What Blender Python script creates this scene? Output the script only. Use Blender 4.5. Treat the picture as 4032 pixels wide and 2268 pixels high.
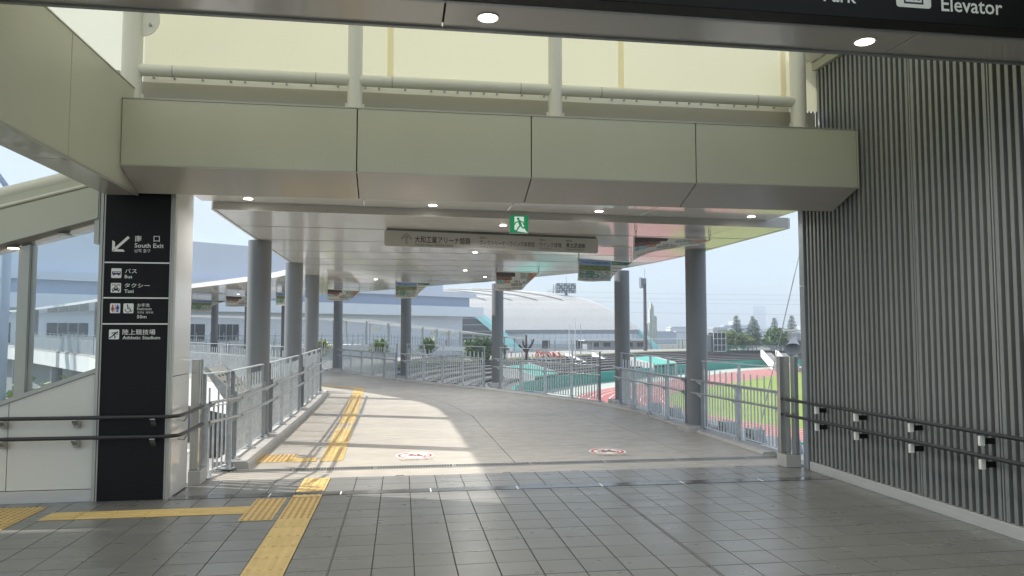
import bpy, math, random
from mathutils import Vector
random.seed(7)
R = math.radians
S = bpy.context.scene
for o in list(bpy.data.objects):
    bpy.data.objects.remove(o)

# ------------------------------------------------------------------ camera, sky, sun, exposure
cam_d = bpy.data.cameras.new('camera')
cam = bpy.data.objects.new('camera', cam_d)
S.collection.objects.link(cam)
cam.location = (0, 0, 1.7)
cam.rotation_euler = (R(93.5), 0, R(-8.5))
cam_d.sensor_width = 36
cam_d.lens = 26.0
cam_d.clip_start = 0.05
cam_d.clip_end = 9000
S.camera = cam

SUN_ELEV = R(42)
SUN_AZ = Vector((-0.93, 0.367)).normalized()          # where the sun stands, seen in plan
W = bpy.data.worlds.new('World')
S.world = W
W.use_nodes = True
wn, wl = W.node_tree.nodes, W.node_tree.links
wn.clear()
w_out = wn.new('ShaderNodeOutputWorld')
sky = wn.new('ShaderNodeTexSky')
sky.sky_type = 'NISHITA'
sky.sun_disc = False
sky.sun_elevation = SUN_ELEV
sky.sun_rotation = math.atan2(SUN_AZ.x, SUN_AZ.y)
sky.air_density = 1.0
sky.dust_density = 0.6
sky.ozone_density = 1.5
SKY_STRENGTH = 0.055
bg = wn.new('ShaderNodeBackground')
bg.inputs['Strength'].default_value = SKY_STRENGTH
wl.new(sky.outputs[0], bg.inputs['Color'])
# thin white cloud over the blue, all the way round
tc = wn.new('ShaderNodeTexCoord')
sep = wn.new('ShaderNodeSeparateXYZ')
wl.new(tc.outputs['Generated'], sep.inputs[0])
zz = wn.new('ShaderNodeMath'); zz.operation = 'MAXIMUM'; zz.inputs[1].default_value = 0.0
wl.new(sep.outputs['Z'], zz.inputs[0])
za = wn.new('ShaderNodeMath'); za.operation = 'ADD'; za.inputs[1].default_value = 0.12
wl.new(zz.outputs[0], za.inputs[0])
dv = wn.new('ShaderNodeVectorMath'); dv.operation = 'DIVIDE'
cb = wn.new('ShaderNodeCombineXYZ')
for i in range(3):
    wl.new(za.outputs[0], cb.inputs[i])
wl.new(tc.outputs['Generated'], dv.inputs[0]); wl.new(cb.outputs[0], dv.inputs[1])
cn = wn.new('ShaderNodeTexNoise')
cn.inputs['Scale'].default_value = 0.9
cn.inputs['Detail'].default_value = 7
cn.inputs['Roughness'].default_value = 0.55
wl.new(dv.outputs[0], cn.inputs['Vector'])
cr = wn.new('ShaderNodeValToRGB')
cr.color_ramp.elements[0].position = 0.37
cr.color_ramp.elements[1].position = 0.57
cr.color_ramp.elements[0].color = (0.04, 0.04, 0.04, 1)
cr.color_ramp.elements[1].color = (0.92, 0.92, 0.92, 1)
wl.new(cn.outputs['Fac'], cr.inputs[0])
cl = wn.new('ShaderNodeBackground')
cl.inputs['Color'].default_value = (0.74, 0.86, 1.0, 1)
cl.inputs['Strength'].default_value = 0.30
mx = wn.new('ShaderNodeMixShader')
wl.new(cr.outputs[0], mx.inputs[0]); wl.new(bg.outputs[0], mx.inputs[1]); wl.new(cl.outputs[0], mx.inputs[2])
wl.new(mx.outputs[0], w_out.inputs['Surface'])

sun_d = bpy.data.lights.new('sun', 'SUN')
sun_d.energy = 2.0
sun_d.angle = R(1.0)
sun_d.color = (1.0, 0.95, 0.87)
sun = bpy.data.objects.new('sun', sun_d)
S.collection.objects.link(sun)
sun_dir = -Vector((SUN_AZ.x*math.cos(SUN_ELEV), SUN_AZ.y*math.cos(SUN_ELEV), math.sin(SUN_ELEV)))
sun.rotation_euler = sun_dir.to_track_quat('-Z', 'Y').to_euler()
sun.location = (-20, 10, 25)

S.view_settings.view_transform = 'Standard'
S.view_settings.look = 'None'
S.view_settings.gamma = 1
S.view_settings.use_curve_mapping = False
S.view_settings.exposure = 1.92
S.render.engine = 'CYCLES'
S.cycles.use_denoising = True
S.cycles.max_bounces = 8
S.cycles.diffuse_bounces = 4
S.cycles.glossy_bounces = 4
S.cycles.transmission_bounces = 6
S.cycles.transparent_max_bounces = 10
S.cycles.volume_bounces = 0
S.cycles.sample_clamp_indirect = 6
S.cycles.caustics_reflective = False
S.cycles.caustics_refractive = False

# ------------------------------------------------------------------ helpers
COL = S.collection

class MB:
    """collects shapes for one mesh"""
    def __init__(self):
        self.v = []; self.f = []; self.s = []; self.m = []; self.cm = 0
    def add(self, vs, fs, smooth=False):
        b = len(self.v)
        self.v += [tuple(p) for p in vs]
        for f in fs:
            self.f.append(tuple(b+i for i in f)); self.s.append(smooth); self.m.append(self.cm)
        return self
    def box(self, a, b, c=0.0):
        x0, y0, z0 = (min(a[i], b[i]) for i in range(3)); x1, y1, z1 = (max(a[i], b[i]) for i in range(3))
        if c <= 0:
            return self.add([(x0,y0,z0),(x1,y0,z0),(x1,y1,z0),(x0,y1,z0),(x0,y0,z1),(x1,y0,z1),(x1,y1,z1),(x0,y1,z1)],
                            [(0,3,2,1),(4,5,6,7),(0,1,5,4),(1,2,6,5),(2,3,7,6),(3,0,4,7)])
        vs = []; idx = {}
        for ix in (0, 1):
            for iy in (0, 1):
                for iz in (0, 1):
                    P = [(x0,x1)[ix], (y0,y1)[iy], (z0,z1)[iz]]
                    sg = [(1,-1)[ix], (1,-1)[iy], (1,-1)[iz]]
                    for ax in range(3):
                        q = [P[k] + (sg[k]*c if k != ax else 0) for k in range(3)]
                        idx[(ix,iy,iz,ax)] = len(vs); vs.append(q)
        fs = []
        for ax in range(3):
            o1, o2 = [k for k in range(3) if k != ax]
            for side in (0, 1):
                def key(a_, b_):
                    k = [0,0,0]; k[ax] = side; k[o1] = a_; k[o2] = b_; return (*k, ax)
                f = [idx[key(0,0)], idx[key(1,0)], idx[key(1,1)], idx[key(0,1)]]
                fs.append(f)
            for a_ in (0, 1):
                for b_ in (0, 1):
                    def k2(t, which):
                        k = [0,0,0]; k[ax] = t; k[o1] = a_; k[o2] = b_; return (*k, which)
                    fs.append([idx[k2(0,o1)], idx[k2(1,o1)], idx[k2(1,o2)], idx[k2(0,o2)]])
        for ix in (0, 1):
            for iy in (0, 1):
                for iz in (0, 1):
                    fs.append([idx[(ix,iy,iz,k)] for k in range(3)])
        cen = Vector(((x0+x1)/2, (y0+y1)/2, (z0+z1)/2)); out = []
        for f in fs:
            p = [Vector(vs[i]) for i in f]
            n = (p[1]-p[0]).cross(p[2]-p[0])
            mid = sum(p, Vector())/len(p)
            out.append(tuple(f) if n.dot(mid-cen) > 0 else tuple(reversed(f)))
        return self.add(vs, out)
    def obox(self, p0, p1, w, z0, z1, side=0.0):
        """upright box along a plan line p0-p1, w wide"""
        a = Vector((p0[0], p0[1])); b = Vector((p1[0], p1[1])); d = (b-a).normalized(); n = Vector((-d.y, d.x))
        za0 = z0 if not isinstance(z0, tuple) else z0[0]; zb0 = z0 if not isinstance(z0, tuple) else z0[1]
        za1 = z1 if not isinstance(z1, tuple) else z1[0]; zb1 = z1 if not isinstance(z1, tuple) else z1[1]
        l, r = n*(w/2+side), n*(-w/2+side)
        q = [a+r, b+r, b+l, a+l]
        vs = [(q[0].x,q[0].y,za0),(q[1].x,q[1].y,zb0),(q[2].x,q[2].y,zb0),(q[3].x,q[3].y,za0),
              (q[0].x,q[0].y,za1),(q[1].x,q[1].y,zb1),(q[2].x,q[2].y,zb1),(q[3].x,q[3].y,za1)]
        return self.add(vs, [(0,3,2,1),(4,5,6,7),(0,1,5,4),(1,2,6,5),(2,3,7,6),(3,0,4,7)])
    def prism(self, pts, a, b, axis='z'):
        n = len(pts)
        ar = sum(pts[i][0]*pts[(i+1)%n][1]-pts[(i+1)%n][0]*pts[i][1] for i in range(n))
        if ar < 0:
            pts = list(reversed(pts))
        def mk(p, t):
            return (p[0],p[1],t) if axis == 'z' else ((p[0],t,p[1]) if axis == 'y' else (t,p[0],p[1]))
        vs = [mk(p, a) for p in pts] + [mk(p, b) for p in pts]
        fs = [tuple(reversed(range(n))), tuple(range(n, 2*n))] + [(i,(i+1)%n,n+(i+1)%n,n+i) for i in range(n)]
        flip = (b < a) != (axis == 'y')
        if flip:
            fs = [tuple(reversed(f)) for f in fs]
        return self.add(vs, fs)
    def tube(self, pts, r, n=8, cap=True, closed=False):
        P = [Vector(p) for p in pts]; k = len(P)
        rs = r if isinstance(r, (list, tuple)) else [r]*k
        rings = []; up = None
        for i in range(k):
            if closed:
                t = (P[(i+1)%k]-P[i-1])
            else:
                t = (P[min(i+1,k-1)]-P[max(i-1,0)])
            t.normalize()
            if up is None:
                up = Vector((0,0,1)) if abs(t.z) < .9 else Vector((1,0,0))
            x = up.cross(t)
            if x.length < 1e-5:
                x = Vector((1,0,0)).cross(t)
            x.normalize(); y = t.cross(x); up = y
            rings.append([P[i]+x*(rs[i]*math.cos(2*math.pi*j/n))+y*(rs[i]*math.sin(2*math.pi*j/n)) for j in range(n)])
        vs = [p for ring in rings for p in ring]; fs = []
        for i in range(k if closed else k-1):
            i2 = (i+1) % k
            for j in range(n):
                fs.append((i*n+j, i*n+(j+1)%n, i2*n+(j+1)%n, i2*n+j))
        self.add(vs, fs, True)
        if cap and not closed:
            self.add(rings[0], [tuple(reversed(range(n)))]); self.add(rings[-1], [tuple(range(n))])
        return self
    def grid(self, fn, nu, nv, smooth=True):
        vs = [fn(i/nu, j/nv) for j in range(nv+1) for i in range(nu+1)]
        w = nu+1
        return self.add(vs, [(j*w+i, j*w+i+1, (j+1)*w+i+1, (j+1)*w+i) for j in range(nv) for i in range(nu)], smooth)
    def quad(self, a, b, c, d):
        return self.add([a,b,c,d], [(0,1,2,3)])
    def mesh(self, name):
        me = bpy.data.meshes.new(name)
        me.from_pydata(self.v, [], self.f)
        if any(self.s):
            me.polygons.foreach_set('use_smooth', self.s)
        if any(self.m):
            me.polygons.foreach_set('material_index', self.m)
        me.update()
        return me

def root(name, loc, label, cat, group=None):
    o = bpy.data.objects.new(name, None); COL.objects.link(o)
    o.location = loc; o.empty_display_size = .2
    o['label'] = label; o['category'] = cat
    if group: o['group'] = group
    return o

def obj(name, mb, mats, parent=None, label=None, cat=None, group=None, kind=None, loc=None):
    me = mb if isinstance(mb, bpy.types.Mesh) else mb.mesh(name)
    if isinstance(mats, bpy.types.Material): mats = [mats]
    if not me.materials:
        for m in mats: me.materials.append(m)
    o = bpy.data.objects.new(name, me); COL.objects.link(o)
    if loc is not None: o.location = loc
    if parent is not None:
        o.parent = parent
        # meshes are written in world coordinates unless loc is given: undo the empty's own place
        if parent.type == 'EMPTY':
            o.location = Vector(o.location) - parent.location
    if label: o['label'] = label
    if cat: o['category'] = cat
    if group: o['group'] = group
    if kind: o['kind'] = kind
    return o

def box(name, a, b, m, parent=None, c=0.0, **k):
    return obj(name, MB().box(a, b, c), m, parent, **k)

def copy_thing(src, loc, label, rotz=None):
    r = src.copy(); COL.objects.link(r); r.location = loc; r['label'] = label
    if rotz is not None: r.rotation_euler = (0, 0, rotz)
    for ch in src.children:
        c = ch.copy(); COL.objects.link(c); c.parent = r
        for g in ch.children:
            d = g.copy(); COL.objects.link(d); d.parent = c
    return r

def seen(x, y, z):
    """rough test whether a point falls in the picture (only chooses which tiles become single parts)"""
    yw, pt = R(8.5), R(3.5)
    F = Vector((math.sin(yw)*math.cos(pt), math.cos(yw)*math.cos(pt), math.sin(pt)))
    Rt = Vector((math.cos(yw), -math.sin(yw), 0)); U = Rt.cross(F)
    v = Vector((x, y, z-1.7)); d = v.dot(F)
    return d > .1 and abs(v.dot(Rt)/d) < .72 and abs(v.dot(U)/d) < .41

# ------------------------------------------------------------------ materials
def mat(name, col, rough=.5, metal=0.0, spec=.5, var=0.0, vscale=3.0, bump=0.0, bscale=60.0, coat=0.0,
        col2=None, cscale=2.0, cpos=(.4, .65), rvar=0.0, island=0.0, stretch=None, emit=None, estr=0.0, sheen=0.0, detail=5):
    m = bpy.data.materials.new(name); m.use_nodes = True
    N, L = m.node_tree.nodes, m.node_tree.links
    b = N['Principled BSDF']
    b.inputs['Base Color'].default_value = (*col, 1)
    b.inputs['Roughness'].default_value = rough
    b.inputs['Metallic'].default_value = metal
    b.inputs['Specular IOR Level'].default_value = spec
    b.inputs['Coat Weight'].default_value = coat
    b.inputs['Coat Roughness'].default_value = .05
    if emit:
        b.inputs['Emission Color'].default_value = (*emit, 1); b.inputs['Emission Strength'].default_value = estr
    geo = N.new('ShaderNodeNewGeometry')
    pos = geo.outputs['Position']
    if stretch:
        mp = N.new('ShaderNodeMapping'); mp.inputs['Scale'].default_value = stretch
        L.new(pos, mp.inputs[0]); pos = mp.outputs[0]
    def noise(scale, det=detail, rgh=.6):
        n = N.new('ShaderNodeTexNoise'); n.inputs['Scale'].default_value = scale
        n.inputs['Detail'].default_value = det; n.inputs['Roughness'].default_value = rgh
        L.new(pos, n.inputs['Vector']); return n.outputs['Fac']
    c = None
    if col2:
        rp = N.new('ShaderNodeValToRGB')
        rp.color_ramp.elements[0].position, rp.color_ramp.elements[1].position = cpos
        rp.color_ramp.elements[0].color = (*col, 1); rp.color_ramp.elements[1].color = (*col2, 1)
        L.new(noise(cscale), rp.inputs[0]); c = rp.outputs[0]
    fac = None
    if var:
        r = N.new('ShaderNodeMapRange'); r.inputs[1].default_value = .25; r.inputs[2].default_value = .75
        r.inputs[3].default_value = 1-var; r.inputs[4].default_value = 1+var
        L.new(noise(vscale), r.inputs[0]); fac = r.outputs[0]
    if island:
        oi = N.new('ShaderNodeObjectInfo')
        ad = N.new('ShaderNodeMath'); ad.operation = 'ADD'
        L.new(geo.outputs['Random Per Island'], ad.inputs[0]); L.new(oi.outputs['Random'], ad.inputs[1])
        fr = N.new('ShaderNodeMath'); fr.operation = 'FRACT'; L.new(ad.outputs[0], fr.inputs[0])
        r = N.new('ShaderNodeMapRange'); r.inputs[3].default_value = 1-island; r.inputs[4].default_value = 1+island
        L.new(fr.outputs[0], r.inputs[0])
        if fac is None: fac = r.outputs[0]
        else:
            mu = N.new('ShaderNodeMath'); mu.operation = 'MULTIPLY'
            L.new(fac, mu.inputs[0]); L.new(r.outputs[0], mu.inputs[1]); fac = mu.outputs[0]
    if fac is not None:
        mm = N.new('ShaderNodeVectorMath'); mm.operation = 'SCALE'
        if c is not None: L.new(c, mm.inputs[0])
        else: mm.inputs[0].default_value = col
        L.new(fac, mm.inputs['Scale']); c = mm.outputs[0]
    if c is not None: L.new(c, b.inputs['Base Color'])
    if rvar:
        r = N.new('ShaderNodeMapRange'); r.inputs[1].default_value = .3; r.inputs[2].default_value = .7
        r.inputs[3].default_value = max(.02, rough-rvar); r.inputs[4].default_value = min(1, rough+rvar)
        L.new(noise(vscale*1.7), r.inputs[0]); L.new(r.outputs[0], b.inputs['Roughness'])
    if bump:
        bp = N.new('ShaderNodeBump'); bp.inputs['Strength'].default_value = bump; bp.inputs['Distance'].default_value = .01
        L.new(noise(bscale, 4), bp.inputs['Height']); L.new(bp.outputs[0], b.inputs['Normal'])
    return m

M = {}
M['tile'] = mat('tile', (.18,.178,.17), .31, var=.07, vscale=1.4, bump=.02, bscale=160, rvar=.05, island=.045, stretch=(1,2.2,1), detail=3)
M['grout'] = mat('grout', (.085,.083,.078), .9)
M['concrete'] = mat('deck_concrete', (.405,.375,.33), .5, col2=(.345,.325,.295), cscale=1.1, cpos=(.42,.68), var=.12, vscale=3.5, bump=.08, bscale=90, rvar=.2, island=.03, stretch=(.7,1.6,1))
M['kerb'] = mat('kerb_concrete', (.46,.45,.43), .7, var=.1, vscale=4, bump=.1, bscale=80)
M['white_conc'] = mat('white_concrete', (.72,.72,.70), .7, var=.06, vscale=.6)
M['alu'] = mat('cream_panel', (.585,.585,.49), .36, var=.05, vscale=1.1, spec=.5, bump=.04, bscale=1.0, stretch=(1,1,.6))
M['alu_soffit'] = mat('soffit_panel', (.55,.53,.50), .22, var=.03, vscale=.7, spec=.6, coat=.3, bump=.02, bscale=1.3)
M['ceiling'] = mat('gloss_ceiling', (.76,.755,.73), .22, var=.03, vscale=.5, spec=.6, coat=.6, bump=.10, bscale=1.1)
M['fascia'] = mat('canopy_fascia', (.56,.55,.53), .4)
M['white_gloss'] = mat('white_steel', (.80,.80,.78), .3, coat=.4)
M['pipe'] = mat('cream_pipe', (.74,.72,.63), .35, coat=.3, var=.03, vscale=2)
M['col'] = mat('column_paint', (.195,.205,.218), .36, var=.06, vscale=1.2, stretch=(3,3,.5))
M['galv'] = mat('galvanised_steel', (.60,.63,.645), .42, .45, var=.2, vscale=14, rvar=.12)
M['grate'] = mat('grate_steel', (.40,.40,.39), .4, .4, var=.15, vscale=3)
M['galv_dark'] = mat('grey_steel', (.33,.355,.38), .45, .4, var=.12, vscale=9)
M['stainless'] = mat('stainless_steel', (.56,.55,.52), .24, .95, var=.08, vscale=5, stretch=(12,12,.4))
M['rail_tube'] = mat('dull_rail_tube', (.45,.47,.47), .3, .85, var=.1, vscale=7)
M['rail_dark'] = mat('dark_vinyl_rail', (.028,.031,.036), .42)
M['black'] = mat('black_board', (.006,.006,.006), .5, spec=.25)
M['vinyl'] = mat('white_vinyl', (.88,.88,.83), .5)
M['print_dark'] = mat('dark_print', (.02,.02,.024), .5)
M['print_navy'] = mat('navy_print', (.03,.03,.10), .5)
M['print_red'] = mat('red_print', (.55,.03,.04), .5)
M['print_blue'] = mat('blue_print', (.03,.06,.35), .5)
M['print_grey'] = mat('grey_print', (.16,.155,.14), .5)
M['trim'] = mat('trim_grey', (.46,.46,.42), .35, .3)
M['wallpanel'] = mat('white_wall_panel', (.72,.71,.655), .38, var=.02, vscale=.8)
M['return'] = mat('white_return_panel', (.70,.69,.67), .2, coat=.4, bump=.03, bscale=1.5)
M['skirt'] = mat('brushed_skirting', (.62,.62,.60), .34, .3, var=.08, vscale=4, stretch=(.5,.5,8))
M['slat'] = mat('slat_grey', (.26,.268,.262), .42, .2, var=.06, vscale=1.5, island=.06)
M['slat_light'] = mat('slat_joint_cover', (.30,.31,.30), .4, .2)
M['slat_back'] = mat('slat_backing', (.03,.031,.033), .6)
M['yellow'] = mat('tactile_yellow', (.60,.43,.17), .5, var=.1, vscale=6, island=.07, bump=.05, bscale=120)
M['yellow_shaded'] = mat('tactile_stud', (.40,.24,.09), .6)  # shading and worn caps put into the stud colour
M['sign_beige'] = mat('sign_board', (.52,.51,.47), .42)
M['green_sign'] = mat('exit_green', (.0,.30,.10), .3, emit=(.0,.42,.14), estr=.08)
M['exit_white'] = mat('exit_white', (.8,.85,.8), .3, emit=(.85,1,.9), estr=.12)
M['track_dark'] = mat('wet_dark_steel', (.07,.068,.062), .18, var=.3, vscale=6)
M['joint'] = mat('joint_filler', (.12,.118,.11), .5)
M['dark_gap'] = mat('shadow_gap', (.03,.03,.03), .8)
M['led'] = mat('led_disc', (.9,.9,.9), .4, emit=(1,.93,.8), estr=5)
M['led_warm'] = mat('led_disc_warm', (.9,.85,.6), .4, emit=(1,.86,.52), estr=4)
M['led_ring'] = mat('led_ring', (.7,.7,.68), .3, .3)
M['grass'] = mat('pitch_grass', (.20,.28,.04), .8, var=.16, vscale=.08, col2=(.25,.33,.055), cscale=.6)
M['track'] = mat('track_red', (.40,.13,.115), .8, var=.07, vscale=.2)
M['apron'] = mat('track_apron', (.42,.46,.40), .8, var=.08, vscale=.15)
M['line'] = mat('lane_paint', (.75,.73,.70), .7)
M['teal'] = mat('teal_wall', (.02,.30,.24), .6, var=.08, vscale=.3)
M['teal_roof'] = mat('teal_roof', (.13,.50,.40), .55, var=.05, vscale=.4)
M['bench'] = mat('bench_dark', (.055,.045,.042), .6, var=.15, vscale=1)
M['terrace'] = mat('terrace_concrete', (.14,.134,.128), .8, var=.12, vscale=.6)
M['lawn'] = mat('rough_lawn', (.10,.13,.04), .9, var=.25, vscale=.4, col2=(.17,.15,.06), cscale=.25)
M['ground'] = mat('ground', (.16,.16,.15), .9, var=.2, vscale=.05, col2=(.09,.12,.06), cscale=.012)
M['promenade'] = mat('promenade', (.34,.33,.31), .85, var=.1, vscale=.3)
M['lav'] = mat('lavender_cladding', (.72,.75,.84), .6, var=.025, vscale=.15)
M['lav2'] = mat('pale_cladding', (.84,.87,.93), .6, var=.03, vscale=.2)
M['slate'] = mat('blue_grey_cladding', (.36,.42,.54), .6, var=.03, vscale=.2)
M['wallwhite'] = mat('white_render', (.80,.81,.86), .7, var=.03, vscale=.1)
M['darkclad'] = mat('dark_cladding', (.05,.055,.065), .5)
M['vault'] = mat('metal_roof', (.64,.63,.61), .5, var=.04, vscale=.15)
M['vault_rib'] = mat('roof_rib', (.45,.45,.44), .6)
M['aqua'] = mat('aqua_steel', (.30,.62,.64), .5, var=.04, vscale=.5)
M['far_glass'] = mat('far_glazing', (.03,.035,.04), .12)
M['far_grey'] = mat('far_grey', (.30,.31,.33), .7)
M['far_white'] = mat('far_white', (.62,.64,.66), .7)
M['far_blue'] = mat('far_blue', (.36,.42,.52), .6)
M['pale_fins'] = mat('pale_fins', (.72,.75,.74), .6)
M['yellow_fins'] = mat('yellow_fins', (.66,.65,.48), .6)
M['mast'] = mat('mast_paint', (.10,.085,.09), .6)
M['lamp_grey'] = mat('flood_lamp', (.20,.23,.27), .4)
M['bark'] = mat('bark', (.09,.065,.05), .9, var=.2, vscale=3)
M['leaf'] = mat('leaf_green', (.10,.175,.06), .6, island=.45)
M['leaf_lt'] = mat('leaf_light', (.19,.26,.085), .6, island=.45)
M['leaf_con'] = mat('conifer_needles', (.14,.185,.14), .7, island=.4)
M['leaf_yel'] = mat('leaf_yellow', (.26,.27,.04), .6, island=.4)
M['orange'] = mat('orange_letters', (.75,.14,.05), .5)
M['skin'] = mat('skin', (.45,.28,.2), .6)
M['hair'] = mat('hair', (.012,.011,.011), .6)
M['cloth_w'] = mat('white_shirt', (.7,.7,.7), .8)
M['cloth_b'] = mat('black_cloth', (.02,.02,.025), .8)
M['cloth_g'] = mat('grey_cloth', (.2,.21,.23), .8)
M['speaker'] = mat('weathered_white', (.55,.57,.60), .4, var=.1, vscale=6)
M['gutter'] = mat('gutter_grey', (.45,.43,.38), .6)
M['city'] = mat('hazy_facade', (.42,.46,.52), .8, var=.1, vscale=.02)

def membrane(name, tr, df):
    m = bpy.data.materials.new(name); m.use_nodes = True
    N, L = m.node_tree.nodes, m.node_tree.links
    N.remove(N['Principled BSDF'])
    t = N.new('ShaderNodeBsdfTranslucent'); d = N.new('ShaderNodeBsdfDiffuse')
    t.inputs['Color'].default_value = (*tr, 1); d.inputs['Color'].default_value = (*df, 1)
    a = N.new('ShaderNodeAddShader'); L.new(t.outputs[0], a.inputs[0]); L.new(d.outputs[0], a.inputs[1])
    g = N.new('ShaderNodeNewGeometry'); n = N.new('ShaderNodeTexNoise'); n.inputs['Scale'].default_value = .5
    L.new(g.outputs['Position'], n.inputs['Vector'])
    r = N.new('ShaderNodeMapRange'); r.inputs[3].default_value = .92; r.inputs[4].default_value = 1.04
    L.new(n.outputs['Fac'], r.inputs[0])
    s = N.new('ShaderNodeVectorMath'); s.operation = 'SCALE'; s.inputs[0].default_value = tr
    L.new(r.outputs[0], s.inputs['Scale']); L.new(s.outputs[0], t.inputs['Color'])
    L.new(a.outputs[0], N['Material Output'].inputs['Surface'])
    return m
M['membrane'] = membrane('roof_membrane', (.34,.33,.24), (.34,.33,.25))
M['membrane_w'] = membrane('roof_membrane_white', (.42,.42,.36), (.36,.36,.30))
M['membrane_seam'] = membrane('roof_membrane_seam', (.62,.58,.44), (.30,.28,.21))

def glass(name, tint=(.93,.97,.98), refl=1.0):
    m = bpy.data.materials.new(name); m.use_nodes = True
    N, L = m.node_tree.nodes, m.node_tree.links
    N.remove(N['Principled BSDF'])
    t = N.new('ShaderNodeBsdfTransparent'); t.inputs['Color'].default_value = (*tint, 1)
    g = N.new('ShaderNodeBsdfGlossy'); g.inputs['Roughness'].default_value = .01
    fr = N.new('ShaderNodeFresnel'); fr.inputs['IOR'].default_value = 1.5
    x = N.new('ShaderNodeMixShader')
    mu = N.new('ShaderNodeMath'); mu.operation = 'MULTIPLY'; mu.inputs[1].default_value = refl*1.6
    L.new(fr.outputs[0], mu.inputs[0]); L.new(mu.outputs[0], x.inputs[0])
    L.new(t.outputs[0], x.inputs[1]); L.new(g.outputs[0], x.inputs[2])
    L.new(x.outputs[0], N['Material Output'].inputs['Surface'])
    return m
M['glass'] = glass('clear_glass')

# ------------------------------------------------------------------ lettering
TXT = ['南','口','South Exit','남쪽 출구','バス','Bus','タクシー','Taxi','TAXI','お手洗','Restroom','화장실  洗手间','50m','陸上競技場','Athletic Stadium',
       '大和工業アリーナ姫路','Yamato Kogyo ARENA HIMEJI','330m','ヴィクトリーナ・ウインク体育館','Victorina Wink Gymnasium','400m','ウインク球場','Wink Ballpark',
       '800m','県立武道館','Prefectural Budokan','Elevator','Park','自転車進入禁止','GRAND OPEN','10.1','体育館とプール','複合型スポーツ施設','開館記念イベント']
BOLD = {'南','口','South Exit','バス','Bus','タクシー','Taxi','TAXI','陸上競技場','Athletic Stadium','Elevator','Park','50m','GRAND OPEN','10.1','お手洗','大和工業アリーナ姫路','県立武道館','自転車進入禁止','体育館とプール','複合型スポーツ施設'}
_t = []
for s in TXT:
    cu = bpy.data.curves.new('lettering', 'FONT'); cu.body = s; cu.resolution_u = 2
    if s in BOLD: cu.offset = .012 if s.isascii() else .007
    o = bpy.data.objects.new('lettering', cu); COL.objects.link(o); _t.append((s, o, cu))
_dg = bpy.context.evaluated_depsgraph_get(); _dg.update()
GLY = {}
for s, o, cu in _t:
    e = o.evaluated_get(_dg); me = e.to_mesh()
    vs = [(v.co.x, v.co.y) for v in me.vertices]; fs = [tuple(p.vertices) for p in me.polygons]
    e.to_mesh_clear()
    x0 = min(v[0] for v in vs); x1 = max(v[0] for v in vs); y0 = min(v[1] for v in vs); y1 = max(v[1] for v in vs)
    GLY[s] = ([((v[0]-x0)/(x1-x0), (v[1]-y0)/(y1-y0)) for v in vs], fs)
for s, o, cu in _t:
    bpy.data.objects.remove(o); bpy.data.curves.remove(cu)

def lettering(s, fn, mb=None):
    """fn maps (0..1, 0..1) of the word's box to a point"""
    mb = mb or MB(); vs, fs = GLY[s]
    mb.add([fn(a, b) for a, b in vs], fs)
    return mb

_eps = [0]
def flat(fn):
    """a drawing surface: draw polygons, discs, rings and strokes; fn(u, v, lift) -> point"""
    class F:
        def __init__(s): s.mb = MB(); s.k = 0
        def poly(s, pts, c=0):
            s.k += 1; s.mb.cm = c
            s.mb.add([fn(a, b, s.k*.00025) for a, b in pts], [tuple(range(len(pts)))]); return s
        def disc(s, x, y, r, c=0, n=20, ry=None):
            ry = ry or r
            return s.poly([(x+r*math.cos(2*math.pi*i/n), y+ry*math.sin(2*math.pi*i/n)) for i in range(n)], c)
        def ring(s, x, y, r0, r1, c=0, n=28, a0=0, a1=360):
            s.k += 1; s.mb.cm = c; full = a1-a0 >= 360
            m = n if full else n+1; vs = []
            for i in range(m):
                a = R(a0+(a1-a0)*i/n)
                vs += [fn(x+r0*math.cos(a), y+r0*math.sin(a), s.k*.00025), fn(x+r1*math.cos(a), y+r1*math.sin(a), s.k*.00025)]
            s.mb.add(vs, [(2*i, 2*i+1, (2*i+3) % (2*m), (2*i+2) % (2*m)) for i in range(n)]); return s
        def stroke(s, pts, w, c=0):
            for (a, b), (d, e) in zip(pts, pts[1:]):
                L_ = math.hypot(d-a, e-b) or 1; nx, ny = -(e-b)/L_*w/2, (d-a)/L_*w/2
                ex, ey = (d-a)/L_*w*.3, (e-b)/L_*w*.3
                s.poly([(a-ex+nx, b-ey+ny), (a-ex-nx, b-ey-ny), (d+ex-nx, e+ey-ny), (d+ex+nx, e+ey+ny)], c)
            return s
        def rrect(s, x0, y0, x1, y1, r, c=0):
            pts = []
            for cx, cy, a in ((x1-r, y1-r, 0), (x0+r, y1-r, 90), (x0+r, y0+r, 180), (x1-r, y0+r, 270)):
                pts += [(cx+r*math.cos(R(a+t)), cy+r*math.sin(R(a+t))) for t in (0, 30, 60, 90)]
            return s.poly(pts, c)
    return F()
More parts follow.
